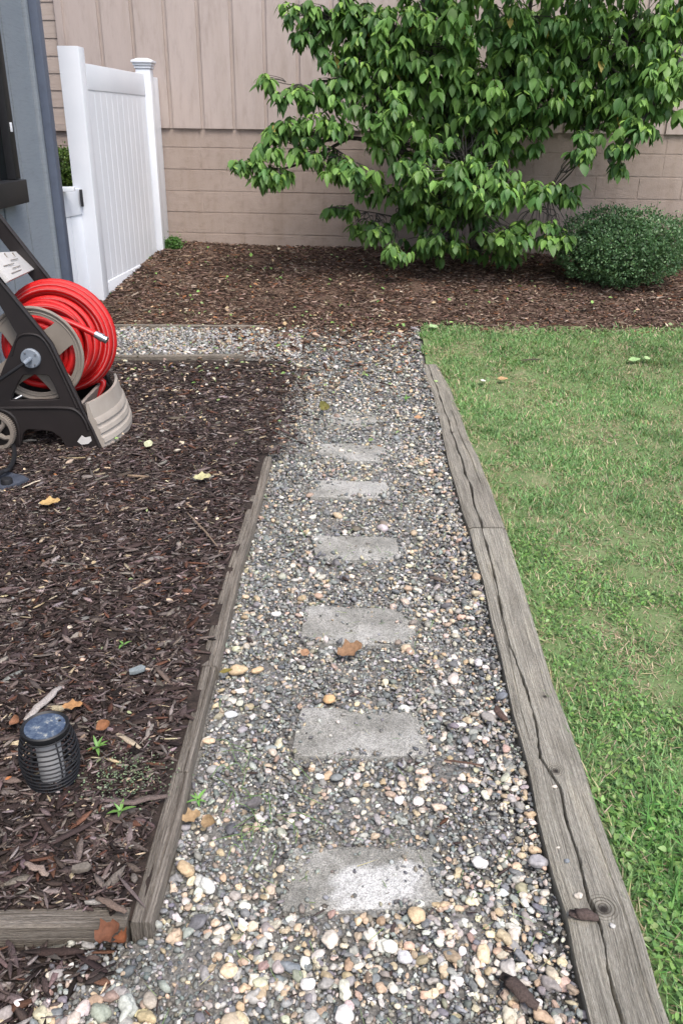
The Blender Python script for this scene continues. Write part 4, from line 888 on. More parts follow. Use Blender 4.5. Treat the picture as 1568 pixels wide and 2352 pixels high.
for k in range(3):
    A0 = n1 + (n2 - n1) * .93; B0 = f1 + (f2 - f1) * .93; p = A0 + (B0 - A0) * (.2 + .28 * k) + nrm * .0135; q = p + (n1 - n2) * .16; mb.tube([p, q], [.005, .002], 8)
mb.build("groove", 'taupe_plastic', hp_, smooth=True)
mb = MB(); mb.tube([f1 + nrm * .006, f2 + nrm * .006, f3], .012, 8); mb.tube([n2, n3], .013, 8); mb.tube([n3, f3], .016, 10); mb.build("handle_rail", 'beige_plastic', cart, smooth=True)
# front tray
nt_ = 14; tr = MB(); rows = []
zg = float(zbed(-1.2, YN)) + .004
tF = PX(196, 930); tB = PX(233, 1022); tR = PX(176, 938)
lev = [(0.0, 0), (.34, 0), (.38, .007), (.47, .009), (.49, 0), (.55, .001), (.58, .009), (.67, .011), (.69, .002), (.75, .003), (.78, .011), (.88, .012), (.90, .003), (1.0, .002)]
for j in range(nt_ + 1):
    t = j / nt_; y_ = YN - .008 + (YF - YN + .02) * t; bl = .062 * math.sin(math.pi * min(1, t * .95 + .02)) ** .8 + .012
    row = []
    for (u, rg) in lev: row.append(Vector((tF[0] + (tB[0] - tF[0]) * u + bl + rg, y_, tF[1] + .012 * (1 - u) + (tB[1] - tF[1] - .012) * u)))
    row = [Vector((row[0].x - .014, y_, row[0].z))] + row
    row = [Vector((row[0].x + .012, y_, tB[1] + .05))] + row
    row.append(Vector((tB[0] - .06, y_, tB[1]))); row.append(Vector((tR[0] - .08, y_, tR[1] - .17))); row.append(Vector((tR[0] - .01, y_, tR[1]))); row.append(Vector((tR[0] + .008, y_, tR[1]))); row.append(Vector((tR[0] - .03, y_, tB[1] + .05)))
    rows.append(row)
kk = len(rows[0]); tr.v = [tuple(p) for r_ in rows for p in r_]; tr.f = [(j * kk + a, j * kk + (a + 1) % kk, (j + 1) * kk + (a + 1) % kk, (j + 1) * kk + a) for j in range(nt_) for a in range(kk)]
tr.f += [tuple(range(kk)), tuple(nt_ * kk + a for a in range(kk))[::-1]]
tb_ = tr.build("tray", 'beige_plastic', cart, smooth=True); tb_.data.set_sharp_from_angle(angle=R(28))
st = MB(); st.add([(x_, YN - .0155, z_) for x_, z_ in [PX(180, 1012), PX(190, 998), PX(198, 1003), PX(210, 1000), PX(213, 1010), PX(205, 1017), PX(190, 1019)]] + [(x_, YN - .0130, z_) for x_, z_ in [PX(180, 1012), PX(190, 998), PX(198, 1003), PX(210, 1000), PX(213, 1010), PX(205, 1017), PX(190, 1019)]], [tuple(range(7)), tuple(range(13, 6, -1))] + [(a, (a + 1) % 7, 7 + (a + 1) % 7, 7 + a) for a in range(7)]); st.build("torn_sticker", 'pale_plastic', cart)
wc = on_y(-12, 991, YN - .04); WR = 46 / F * (wc - EYE).dot(_f)
for yy in (YN - .035, YF + .035):
    mb = MB(); mb.lathe([(WR * .82, yy - .018), (WR * .97, yy - .018), (WR, yy - .012), (WR, yy + .012), (WR * .97, yy + .018), (WR * .82, yy + .018), (WR * .82, yy - .018)], (wc.x, 0, wc.z), 'Y', 48)
    for k in range(60): a = R(6 * k); mb.box((wc.x + WR * math.cos(a), yy, wc.z + WR * math.sin(a)), (.005, .03, .005))
    wo_ = mb.build("wheel", 'taupe_plastic', cart, smooth=True)
    mb = MB(); mb.lathe([(.001, yy - .012), (WR * .25, yy - .014), (WR * .28, yy + .01)], (wc.x, 0, wc.z), 'Y', 24)
    for k in range(5):
        a = R(72 * k + 20); d1 = Vector((math.cos(a), 0, math.sin(a))); d2 = Vector((math.cos(a + .5), 0, math.sin(a + .5))); c_ = Vector((wc.x, yy, wc.z))
        mb.tube([c_ + d1 * WR * .22, c_ + (d1 + d2) * .5 * WR * .6, c_ + d2 * WR * .86], [.016, .012, .016], 8)
    mb.build("wheel_hub", 'taupe_plastic', wo_, smooth=True)
mb = MB(); mb.tube([(wc.x, YN - .06, wc.z), (wc.x, YF + .06, wc.z)], .008, 10); mb.build("axle", 'metal', cart, smooth=True)
mb = MB(); q0, q1 = on_y(26, 922, YN + .02), on_y(46, 911, YN + .05); mb.tube([q0, q1], .008, 10); mb.tube([q1, q1 + (q1 - q0) * .5], .011, 10); mb.build("inlet_pipe", 'metal', cart, smooth=True)

# the hose, wound in layers on the drum
def hose_mesh(pts, r, seg=12):
    pts = [Vector(p) for p in pts]; n = len(pts); V, UV, up, L_ = [], [], None, 0
    for i_, p in enumerate(pts):
        t = (pts[min(i_ + 1, n - 1)] - pts[max(i_ - 1, 0)]).normalized()
        if i_: L_ += (p - pts[i_ - 1]).length
        if up is None: up = t.orthogonal().normalized()
        up = (up - t * up.dot(t)).normalized(); w = t.cross(up)
        for k in range(seg + 1):
            a = 2 * math.pi * k / seg; V.append(tuple(p + (up * math.cos(a) + w * math.sin(a)) * r)); UV.append((L_, k / seg))
    s1 = seg + 1; Fc = [(a * s1 + k, a * s1 + k + 1, (a + 1) * s1 + k + 1, (a + 1) * s1 + k) for a in range(n - 1) for k in range(seg)]
    me = np_mesh("garden_hose", np.array(V), np.array(Fc)); uvl = me.uv_layers.new(name="UVMap"); uvl.data.foreach_set("uv", np.array(UV)[np.array(Fc).ravel()].astype(np.float32).ravel()); return me
HR = .0160; pts = []; a = R(200); yw = YA + .03
y_lo, y_hi = YA + .026, YBF - .026
for layer in range(3):
    rad = .105 + .028 * layer; turns = int((y_hi - y_lo) / .0355); dirn = 1 if layer % 2 == 0 else -1
    for k in range(turns * 40):
        u = k / (turns * 40); yy = (y_lo + (y_hi - y_lo) * u) if dirn > 0 else (y_hi - (y_hi - y_lo) * u)
        rr = rad + .0035 * noise.noise(Vector((k * .05, layer, 1))) + (.006 * noise.noise(Vector((k * .012, layer * 3, 5))) if layer > 1 else 0)
        pts.append((hub.x + rr * math.cos(a), yy + (.006, .012, .045)[layer] * noise.noise(Vector((k * .022, layer, 9))), hub.z + rr * math.sin(a))); a += 2 * math.pi / 40
# loose outer loops
loop = [(.188, .5), (.196, .75), (.205, .35), (.215, .62), (.215, .85), (.245, .9), (.262, .80), (.278, .96), (.286, 1.0)]
for li in range(len(loop) - 1):
    for k in range(40):
        u = k / 40; e_ = u * u * (3 - 2 * u); rr = loop[li][0] + (loop[li + 1][0] - loop[li][0]) * e_; yy = y_lo + (y_hi - y_lo) * (loop[li][1] + (loop[li + 1][1] - loop[li][1]) * e_)
        cxo = .012 * li / 7; pts.append((hub.x + cxo * 1.2 + rr * math.cos(a), yy, hub.z + cxo * .6 + rr * math.sin(a))); a += 2 * math.pi / 40
while math.sin(a) > -.62 or math.cos(a) < 0:
    rr = .290; pts.append((hub.x + .012 + rr * math.cos(a), y_hi + .012, hub.z + .008 + rr * math.sin(a))); a += 2 * math.pi / 40
me = hose_mesh(pts, HR); hb = (hub.x, (YA + YBF) / 2, hub.z - .28)
hs = link("garden_hose", me, 'hose', loc=hb, smooth=True); tag(hs, "red rubber garden hose wound in thick coils on the beige drum", "hose")
e0, e1 = on_y(222, 769, YN + .12), on_y(246, 782, YN + .11)
cr = catmull([on_y(90, 735, YN + .13), on_y(112, 727, YN + .14), on_y(140, 733, YN + .13), on_y(172, 745, YN + .12), on_y(200, 758, YN + .12), e0], 8)
o = link("free_end", hose_mesh(cr, HR * .96), 'hose', hs, smooth=True)
# the end inlet of the coil hanging down into the tray
td = catmull([Vector(pts[-1]), Vector((hub.x + .20, YF - .10, hub.z - .23)), Vector((hub.x + .165, YF - .12, hub.z - .33))], 6)
link("tail", hose_mesh(td, HR), 'hose', hs, smooth=True)
mb = MB(); d = (e1 - e0); mb.tube([e0 - d * .1, e0 + d * .3, e0 + d * .3, e0 + d * .62, e0 + d * .62, e0 + d * .75, e0 + d * .75, e0 + d], [.018, .018, .020, .020, .0165, .0165, .018, .018], 14); mb.build("coupling", 'metal', hs, smooth=True)

# dark base plate with a knob beside the wheel, and its black hose
c = at(-28, 1108, .01, zbed); bp = empty("base_plate", c); tag(bp, "dark slate blue flat plate with a round knob lying on the mulch", "plate")
rp = (at(60, 1092, .01, zbed) - c).length
mb = MB(); ed = [(c.x + rp * (1 + .10 * math.sin(k * .9) + .05 * math.sin(2.1 * k)) * math.cos(R(10 * k)), c.y + rp * .62 * math.sin(R(10 * k))) for k in range(36)]
mb.add([(x_, y_, c.z - .004) for x_, y_ in ed] + [(x_, y_, c.z + .014) for x_, y_ in ed], [tuple(range(36, 72)), tuple(range(35, -1, -1))] + [(k, (k + 1) % 36, 36 + (k + 1) % 36, 36 + k) for k in range(36)]); mb.build("plate", 'slate_rubber', bp, bevel=.003)
q = at(17, 1112, .02, zbed); mb = MB(); mb.lathe([(.026, -.01), (.026, .02), (.023, .028), (.012, .030), (.0005, .030)], (q.x, q.y, q.z), 'Z', 24); mb.build("knob", 'black_plastic', bp, smooth=True)
hz = [at(4, 1085, .05, zbed), at(20, 1078, .045, zbed), at(31, 1058, .03, zbed), at(34, 1036, .02, zbed), at(26, 1010, .02, zbed)]
hz = [at(-40, 1108, .06, zbed), at(-15, 1098, .055, zbed)] + hz
bh = link("black_hose", hose_mesh(catmull(hz, 8), .011), 'black_plastic', loc=tuple(hz[3]), smooth=True); tag(bh, "short black rubber hose curling past the cart wheel at the left edge", "hose")

# ------------------------------------------------------------------ solar lantern
c = at(122, 1800, 0, zbed); c.y += .01; LZ = float(zbed(c.x, c.y))
ln_ = empty("solar_lantern", (c.x, c.y, LZ)); tag(ln_, "black barrel shaped wire lantern with a round solar lid and white candle on the mulch", "lantern")
hL = .168
def rL(u): return .050 + .020 * math.sin(math.pi * (u * .93 + .04)) ** .9
mb = MB(); nr_ = 13
for k in range(nr_):
    u = (k + .4) / nr_ * .97; rr = rL(u)
    mb.tube([(c.x + rr * math.cos(R(10 * q)), c.y + rr * math.sin(R(10 * q)), LZ + hL * u) for q in range(37)], .0021, 8, False)
mb.build("wire_rings", 'black_plastic', ln_, smooth=True)
for k in range(6):
    a = R(60 * k + 12); mb = MB(); mb.tube([(c.x + (rL(u) - .003) * math.cos(a), c.y + (rL(u) - .003) * math.sin(a), LZ + hL * u) for u in np.linspace(0, 1, 12)], .0024, 8); mb.build("rib", 'black_plastic', ln_, smooth=True)
mb = MB(); mb.lathe([(.0005, .004), (.044, .004), (.050, 0), (.053, .006), (.050, .014), (.030, .018), (.0005, .018)], (c.x, c.y, LZ), 'Z', 36); mb.build("base", 'black_plastic', ln_, smooth=True)
mb = MB(); mb.lathe([(.030, .018), (.030, .140), (.026, .146), (.0005, .146)], (c.x, c.y, LZ), 'Z', 36); mb.build("candle", 'candle_wax', ln_, smooth=True)
mb = MB(); mb.lathe([(.0005, hL - .014), (.052, hL - .014), (.056, hL - .006), (.057, hL + .004), (.054, hL + .007), (.050, hL + .003), (.0485, hL + .002)], (c.x, c.y, LZ), 'Z', 48); lid = mb.build("lid", 'black_plastic', ln_, smooth=True)
m, nt, b = new_mat("solar_cell", 0.22, 0.6)
n1_ = noise_tex(nt, coords(nt), 45, 6, .7); nt.links.new(ramp(nt, n1_, [(.42, (.045, .065, .11)), (.56, (.09, .12, .17)), (.68, (.40, .40, .36))]), b.inputs["Base Color"]); b.inputs["Coat Weight"].default_value = .4
mb = MB(); mb.lathe([(.0485, hL + .002), (.048, hL + .0035), (.0005, hL + .0035)], (c.x, c.y, LZ), 'Z', 48); mb.build("solar_panel", m, lid, smooth=True)
mb = MB(); a = R(35); mb.lathe([(.0035, 0), (.003, .002), (.0003, .002)], (c.x + .036 * math.cos(a), c.y + .036 * math.sin(a), LZ + hL + .0034), 'Z', 12); mb.build("button", 'black_plastic', lid, smooth=True)

# ------------------------------------------------------------------ the tree
LEAF = [leaf_tmpl(.27, .22, .09), leaf_tmpl(.30, .42, .06), leaf_tmpl(.24, .05, .12), leaf_tmpl(.33, .30, -.05), leaf_tmpl(.22, .5, .14)]
def frame_from(dirs, up):
    d = dirs / np.linalg.norm(dirs, axis=1, keepdims=True); s = np.cross(up, d); s /= np.linalg.norm(s, axis=1, keepdims=True) + 1e-9; n_ = np.cross(d, s)
    return np.stack([d, s, n_], -1)
tb = at(1085, 612, 0); tb.y = 8.35; tb = Vector((on_y(1085, 600, 8.35).x, 8.35, float(zt(0, 8.35)) - .02))
tree = empty("dogwood_tree", tb); tag(tree, "large spreading dogwood tree with drooping green leaves in front of the beige wall", "tree")
def T(px, py, y): return on_y(px, py, y)
fork = T(1075, 430, 8.35)
limbs = [
 [tb, T(1090, 520, 8.36), fork, T(1050, 330, 8.3), T(1010, 200, 8.2), T(980, 60, 8.1), T(960, -120, 8.0)],
 [fork, T(1120, 330, 8.4), T(1170, 200, 8.3), T(1210, 60, 8.2), T(1230, -120, 8.1)],
 [fork, T(1000, 380, 8.15), T(900, 340, 7.95), T(800, 318, 7.8), T(690, 338, 7.7)],
 [T(800, 318, 7.8), T(740, 350, 7.72), T(660, 385, 7.65), T(570, 385, 7.6)],
 [T(1050, 330, 8.3), T(940, 240, 8.0), T(820, 180, 7.85), T(700, 200, 7.7)],
 [T(1010, 200, 8.2), T(900, 90, 7.9), T(760, 40, 7.8)],
 [T(1100, 400, 8.4), T(1190, 300, 8.25), T(1270, 275, 8.1), T(1345, 283, 8.0), T(1400, 300, 7.95)],
 [T(1120, 330, 8.4), T(1250, 180, 8.2), T(1400, 120, 8.0), T(1560, 60, 7.8)],
 [T(1345, 283, 8.0), T(1440, 300, 7.9), T(1500, 262, 7.8), T(1600, 200, 7.7)],
 [tb + Vector((.05, -.02, .1)), T(1130, 500, 8.2), T(1180, 450, 8.0), T(1260, 440, 7.85)],
 [tb + Vector((-.03, -.02, .1)), T(1010, 520, 8.2), T(930, 470, 8.05), T(830, 400, 7.95)],
 [T(1010, 520, 8.2), T(920, 500, 8.1), T(800, 478, 8.0)],
 [tb + Vector((0, -.03, .15)), T(1080, 500, 8.0), T(1080, 440, 7.8), T(1070, 400, 7.65)],
]
wid = [.055, .042, .034, .016, .026, .024, .038, .03, .02, .022, .022, .010, .018]
def taper(pts, r0, r1): n = len(pts); return [r0 + (r1 - r0) * k / (n - 1) for k in range(n)]
skel = []
tm = MB(); p = catmull(limbs[0], 6); tm.tube(p, taper(p, .06, .018), 12); skel += p; tm.build("trunk", 'bark', tree, smooth=True)
for L_, w in zip(limbs[1:], wid[1:]):
    m_ = MB(); p = catmull(L_, 6); p = [q + Vector((noise.noise(q * 3), noise.noise(q * 3 + Vector((5, 0, 0))), noise.noise(q * 3 + Vector((9, 0, 0))))) * .02 for q in p]; m_.tube(p, taper(p, w, w * .3), 9); skel += p; m_.build("limb", 'bark', tree, smooth=True)
# the pruned pale branch hanging on the right
m_ = MB(); p = catmull([T(1570, 120, 7.35), T(1530, 190, 7.32), T(1490, 255, 7.3), T(1450, 310, 7.28), T(1425, 345, 7.27), T(1396, 372, 7.26)], 6); m_.tube(p, taper(p, .012, .017), 10)
M['pale_bark'] = mat_noise("pale_bark", [(0.3, (0.05, 0.046, 0.042)), (0.55, (0.12, 0.115, 0.11)), (0.78, (0.36, 0.36, 0.34))], 26, 0.9, 0.6, 60)
o = m_.build("limb", 'pale_bark', tree, smooth=True); tag(o, "pale lichened cut branch hanging down")
m_ = MB(); p = catmull([T(1400, 350, 7.6), T(1402, 372, 7.55), T(1420, 392, 7.5), T(1432, 375, 7.5)], 6); m_.tube(p, taper(p, .022, .012), 9); m_.build("limb", 'bark', tree, smooth=True)
blobs = [  # x, y, rx, ry in picture units, distance, clusters
 (690, 20, 46, 34, 7.75, 9), (735, 80, 55, 34, 7.75, 13), (800, 45, 80, 60, 7.8, 22), (830, 140, 85, 55, 7.75, 24), (613, 178, 18, 12, 7.7, 2), (690, 212, 62, 26, 7.65, 11), (770, 205, 60, 34, 7.65, 12),
 (640, 298, 46, 16, 7.6, 6), (720, 285, 80, 32, 7.6, 16), (622, 340, 40, 12, 7.55, 4), (555, 380, 26, 14, 7.55, 3), (620, 398, 58, 22, 7.55, 10), (590, 372, 40, 10, 7.6, 4), (740, 355, 80, 20, 7.55, 9), (800, 385, 75, 26, 7.5, 12),
 (870, 250, 90, 60, 7.6, 24), (900, 110, 110, 90, 7.7, 34), (1000, 50, 130, 80, 7.7, 36), (1140, 40, 140, 80, 7.7, 36), (1290, 70, 140, 90, 7.75, 42), (1440, 60, 130, 90, 7.7, 36), (1540, 130, 80, 90, 7.65, 26), (1560, 20, 90, 70, 7.7, 16),
 (1000, 190, 130, 80, 7.8, 34), (1130, 190, 120, 80, 7.7, 32), (1250, 200, 110, 60, 7.75, 26), (1370, 190, 100, 60, 7.75, 22), (1470, 200, 70, 50, 7.7, 15), (1400, 250, 110, 22, 7.9, 10), (1290, 262, 70, 22, 8.0, 8),
 (940, 320, 110, 50, 7.7, 20), (1060, 310, 110, 60, 7.8, 24), (1170, 300, 90, 45, 7.85, 17), (860, 430, 60, 26, 7.9, 8), (785, 482, 36, 12, 8.0, 4), (838, 520, 34, 14, 8.0, 5), (980, 400, 110, 40, 7.55, 18), (1090, 395, 100, 34, 7.45, 18), (1150, 440, 100, 34, 7.4, 18),
 (1235, 430, 70, 24, 7.7, 9), (1305, 440, 34, 16, 7.75, 4), (960, 470, 80, 45, 7.8, 15), (1060, 480, 90, 40, 7.7, 16), (1020, 540, 70, 30, 7.6, 9), (1160, 540, 70, 26, 7.55, 10), (1230, 520, 60, 24, 7.7, 7), (912, 575, 36, 18, 7.55, 6), (1280, 550, 36, 16, 7.55, 5),
 (880, 530, 40, 20, 7.8, 5), (1335, 345, 26, 22, 7.55, 6), (1500, 235, 80, 45, 7.25, 12), (1540, 160, 60, 50, 7.2, 12), (1455, 285, 40, 22, 7.2, 6), (1425, 340, 22, 22, 7.2, 4), (1420, 250, 70, 40, 7.7, 10), (1360, 310, 40, 14, 7.6, 5), (1480, 300, 26, 14, 7.9, 2), (1420, 378, 12, 12, 7.4, 3), (1100, 250, 120, 70, 8.25, 26), (960, 150, 130, 80, 8.3, 24), (1250, 120, 150, 80, 8.3, 26), (1060, 450, 100, 60, 8.2, 22), (1100, 340, 110, 50, 8.25, 18), (1450, 130, 100, 60, 8.1, 16), (1010, 560, 90, 30, 8.1, 10), (1140, 575, 70, 22, 8.0, 8),
 (1120, 150, 240, 130, 8.35, 60), (1400, 120, 180, 110, 8.35, 36), (1060, 420, 130, 90, 8.35, 40), (900, 250, 90, 90, 8.25, 18), (1000, -90, 200, 60, 7.8, 22), (1300, -90, 240, 60, 7.8, 26), (1200, -250, 350, 110, 7.6, 60), (1500, -230, 300, 110, 7.4, 50), (1250, -160, 300, 70, 7.2, 30), (1700, 60, 80, 120, 7.7, 20), (820, -70, 100, 50, 7.8, 10)]
sk = np.array([tuple(q) for q in skel]); LP, LD, LU, LC, LL_ = [], [], [], [], []
tw = MB(); GREEN = np.array([(.095, .200, .045), (.115, .235, .055), (.068, .160, .042), (.150, .285, .065)])
camv = Vector((0, -1, 0))
for (bx, by, rx, ry, d, n) in blobs:
    c = T(bx, by, d); dep = (c - EYE).dot(_f); ax, az = rx / F * dep, ry / F * dep; ay = min(.38, (ax + az) * .5)
    ds = np.linalg.norm(sk - np.array(c), axis=1); root = Vector(sk[ds.argmin()])
    for k in range(int(n * 2.1)):
        while True:
            u = Vector((random.uniform(-1, 1), random.uniform(-1, 1), random.uniform(-1, 1)))
            if .2 < u.length < 1: break
        p = c + Vector((u.x * ax, u.y * ay, u.z * az))
        mid = root.lerp(p, .55) + Vector((random.uniform(-.04, .04), random.uniform(-.04, .04), random.uniform(-.02, .03)))
        if (p - root).length < .6: 
            q = [root.lerp(c, .5) if random.random() < .5 else root, mid, p]; tw.tube(catmull(q, 4), taper(catmull(q, 4), .005, .0018), 5, False)
        nl = random.randint(6, 9); a0 = random.uniform(0, 6.28); tone = random.choice(GREEN) * random.uniform(.8, 1.25); new = random.random() < .35 + .4 * (u.z > .1)
        for j in range(nl):
            az_ = a0 + j * 2.4 + random.uniform(-.3, .3); inner = j >= nl - random.choice((2, 3, 3, 4)) and new
            dp = random.uniform(.1, .8) if inner else random.choice((random.uniform(.35, .9), random.uniform(.7, 1.3)))
            ho = math.cos(dp); dv = np.array([math.cos(az_) * ho, math.sin(az_) * ho, -math.sin(dp)])
            out_ = np.array([math.cos(az_), math.sin(az_), .0]) * .6 + np.array([0, -.15, .55])
            LP.append(np.array(p) + np.array([math.cos(az_), math.sin(az_), .2]) * random.uniform(.004, .03) + np.array([0, 0, random.uniform(-.03, .015)]))
            LD.append(dv); LU.append(out_); LL_.append(random.uniform(.045, .075) if inner else random.triangular(.055, .128, .105))
            cc = np.array((.23, .39, .08)) * random.uniform(.75, 1.2) if inner else tone * random.uniform(.85, 1.2)
            LC.append(cc if random.random() > .004 else np.array((.42, .34, .08)))
tw.build("twigs", 'bark', tree, smooth=True)
LP, LD, LU, LC, LL_ = map(np.array, (LP, LD, LU, LC, LL_)); print("tree leaves", len(LP))
rotm = frame_from(LD, LU)
M['tree_leaf'] = mat_attr("tree_leaf", 0.50, 0.4, 12, 0.15, 0, 0.25)
scatter("crown", LEAF, LP, rotm, np.stack([LL_, LL_ * rng.uniform(.8, 1.1, len(LL_)), LL_], -1), LC, 'tree_leaf', tree, smooth=True)

# ------------------------------------------------------------------ round boxwoods and other shrubs
def shrub(name, c, rx, ry, rz, n, pal, label, ls=.018, cat="shrub", stemmed=True, group=None):
    e = empty(name, (c[0], c[1], float(zt(0, c[1])))); tag(e, label, cat, group)
    u = rng.normal(0, 1, (n, 3)); u /= np.linalg.norm(u, axis=1, keepdims=True); rad = rng.uniform(.86, 1.02, n) ** .8 / (np.abs(u) ** 2.7).sum(1) ** (1 / 2.7)
    lump = np.array([noise.noise(Vector(q) * 2.6 + Vector((c[0], 0, 0))) * .16 + noise.noise(Vector(q) * 6.5) * .14 for q in u]); rad = rad * (1 + lump)
    gap = np.array([noise.noise(Vector(q) * 5 + Vector((3, 1, c[0]))) for q in u]); keep = (gap > -.33) | (rng.random(n) < .25); u, rad = u[keep], rad[keep]; n = len(u)
    P = np.array(c)[None] + u * rad[:, None] * np.array([rx, ry, rz])[None]; gz = zt(P[:, 0], P[:, 1]) + .03; k = P[:, 2] > gz; P, u = P[k], u[k]; n = len(P)
    D = u + rng.normal(0, .75, (n, 3)); D[:, 2] += .25; U = u + rng.normal(0, .5, (n, 3)); L_ = ls * rng.uniform(.7, 1.3, n)
    C = pick(pal, [1] * len(pal), n, .2)
    scatter("foliage", [leaf_tmpl(.30, .1, .08)], P, frame_from(D, U), np.stack([L_, L_, L_], -1), C, 'leaf', e, smooth=True)
    ns = n // 12; q_ = rng.integers(0, n, ns)
    P2 = P[q_] + u[q_] * rng.uniform(.01, .05, (ns, 1)) + np.array([0, 0, .01]); D2 = u[q_] + rng.normal(0, .5, (ns, 3)) + np.array([0, 0, .4]); scatter("foliage", [leaf_tmpl(.30, .1, .08)], P2, frame_from(D2, u[q_] + rng.normal(0, .5, (ns, 3))), np.stack([L_[q_]] * 3, -1), pick(pal, [1] * len(pal), ns, .2) * 1.25, 'leaf', e, smooth=True)
    mb = MB()
    for k in range(60):
        a, b_ = rng.uniform(0, 6.28), rng.uniform(.15, 1.3); d_ = Vector((math.cos(a) * math.cos(b_) * rx, math.sin(a) * math.cos(b_) * ry, math.sin(b_) * rz)); g = Vector((c[0], c[1], float(zt(0, c[1]))))
        mb.tube(catmull([g, g.lerp(Vector(c), .5) + d_ * .3, Vector(c) + d_ * .9], 3), [.010, .009, .008, .006, .004, .003, .002], 5)
    mb.build("stem", 'bark', e, smooth=True)
    # shaded inner leaves keep the ball from being see-through
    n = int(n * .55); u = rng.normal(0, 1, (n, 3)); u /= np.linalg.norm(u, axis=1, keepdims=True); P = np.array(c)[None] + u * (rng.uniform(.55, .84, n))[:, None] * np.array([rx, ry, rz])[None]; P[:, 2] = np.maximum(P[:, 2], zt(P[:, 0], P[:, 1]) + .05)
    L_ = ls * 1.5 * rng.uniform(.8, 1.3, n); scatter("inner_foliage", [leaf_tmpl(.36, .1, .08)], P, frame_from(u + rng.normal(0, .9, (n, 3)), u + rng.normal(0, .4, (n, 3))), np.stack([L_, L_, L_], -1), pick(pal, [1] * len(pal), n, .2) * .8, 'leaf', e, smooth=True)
BOX = [(.07, .145, .06), (.095, .185, .08), (.14, .245, .105), (.08, .165, .07)]
c = on_y(1425, 567, 7.75); dep = (c - EYE).dot(_f); shrub("boxwood_shrub", tuple(c), 138 / F * dep, .50, 75 / F * dep, 15000, BOX, "round clipped small leaved green shrub right of the tree", .020, group="round clipped shrubs by the wall")
c = on_y(1650, 545, 8.3); dep = (c - EYE).dot(_f); shrub("boxwood_shrub", tuple(c), 96 / F * dep, .35, 66 / F * dep, 5000, BOX, "dark round shrub half cut off by the right edge of the photo", .020, group="round clipped shrubs by the wall")
c = on_y(150, 425, 8.35); dep = (c - EYE).dot(_f); shrub("hedge_shrub", tuple(c), 60 / F * dep, .25, 72 / F * dep, 5000, [(.10, .17, .035), (.15, .23, .05), (.07, .13, .03)], "yellow green leafy shrub seen between the house corner and the fence post", .024)
c = on_y(403, 566, 8.9); c = (c.x, c.y - .1, float(zt(0, c.y)) + .05); shrub("weed_clump", c, .075, .06, .07, 700, [(.09, .20, .05), (.13, .26, .07)], "small green weed clump at the foot of the wall beside the fence", .02, "weed")

# ------------------------------------------------------------------ single stones, leaves, sticks and seedlings
ST = stones(3, 8, .45, 20.0)
def one_stone(px, py, wpx, asp, colr, label, hz=.62, yaw=0.0, h=.0, surf=None, k=0, cat="stone", group=None, name="stone"):
    p = at(px, py, .015 + h, surf); dep = (p - EYE).dot(_f); r = wpx / 2 / F * dep
    v, f = ST[k % len(ST)]; v = v * np.array([r, r * asp, r * hz * min(1, asp + .2)]); cs, sn = math.cos(yaw), math.sin(yaw); v = v @ np.array([[cs, sn, 0], [-sn, cs, 0], [0, 0, 1]]); v = v + np.array([p.x, p.y, p.z + r * hz * .35])
    o = link(name, np_mesh(name, v, f, np.repeat(np.array([colr]), len(v), 0)), 'stone', loc=(p.x, p.y, p.z), smooth=True); return tag(o, label, cat, group)
CR, TN, OR_, GR, WH, PK = (.62, .56, .48), (.50, .38, .24), (.56, .36, .19), (.28, .28, .28), (.74, .72, .69), (.60, .44, .37)
S_ = [(955, 2106, 40, .95, TN, "brown tan oval stone just below the nearest stepping stone", 1.2), (755, 1608, 30, .8, OR_, "tan round pebble resting on the back rim of the second stepping stone", .1),
 (545, 1543, 42, .65, TN, "lumpy tan stone lying against the left edging beside the curled leaf", .1), (427, 2000, 44, .75, TN, "lumpy yellowish tan stone beside the left edging opposite the nearest stepping stone", -.6),
 (758, 2160, 40, .95, CR, "chunky cream stone below the nearest stepping stone, left of centre", .7), (1100, 1985, 40, .7, WH, "smooth white bean shaped pebble right of the nearest stepping stone", .1),
 (1293, 2262, 36, .95, PK, "large pinkish rounded stone near the timber at the bottom right", .3), (1170, 2226, 34, 1.5, (.48, .45, .42), "tall greyish white oblong stone at the lower right of the gravel", .1), (790, 2335, 44, .9, WH, "big white stone cut by the bottom edge of the photo", .4), (706, 2262, 38, .7, WH, "white flat stone near the bottom, left of the big white one", .1),
 (783, 1036, 12, .8, CR, "small pale pebble on the sixth stepping stone", .1), (635, 1413, 22, .75, WH, "lone white pebble left of the third stepping stone", .4), (530, 1905, 26, 1.1, (.10, .10, .11), "dark slate stone beside the stringy weeds left of the path centre", .3),
 (1405, 2128, 15, .85, (.46, .45, .43), "light grey pebble resting on the timber beside the knot", .3, TOP - .012), (1328, 2058, 19, .8, CR, "whitish pebble on the timber above the bark piece", .1, TOP - .012), (1281, 1950, 15, .8, CR, "pale pebble resting at the inner rim of the near timber", .1, TOP - .02), (1272, 1808, 14, .5, CR, "tiny flat cream pebble on the timber under the small knot", 0, TOP - .014),
 (1300, 1978, 13, .8, (.2, .22, .24), "small blue grey stone chip on the timber beside its crack", .4, TOP - .014), (322, 1643, 18, .7, CR, "cream pebble alone on the dark mulch left of the edging", .2, .02), (204, 1287, 26, .6, (.52, .45, .34), "flat cream stone alone on the mulch below the hose reel", .0, .03), (300, 2225, 0, 0, 0, 0, 0)]
for k, s_ in enumerate(S_[:-1]):
    one_stone(s_[0], s_[1], s_[2], s_[3], s_[4], s_[5], yaw=s_[6], h=(s_[7] if len(s_) > 7 else 0), k=k)
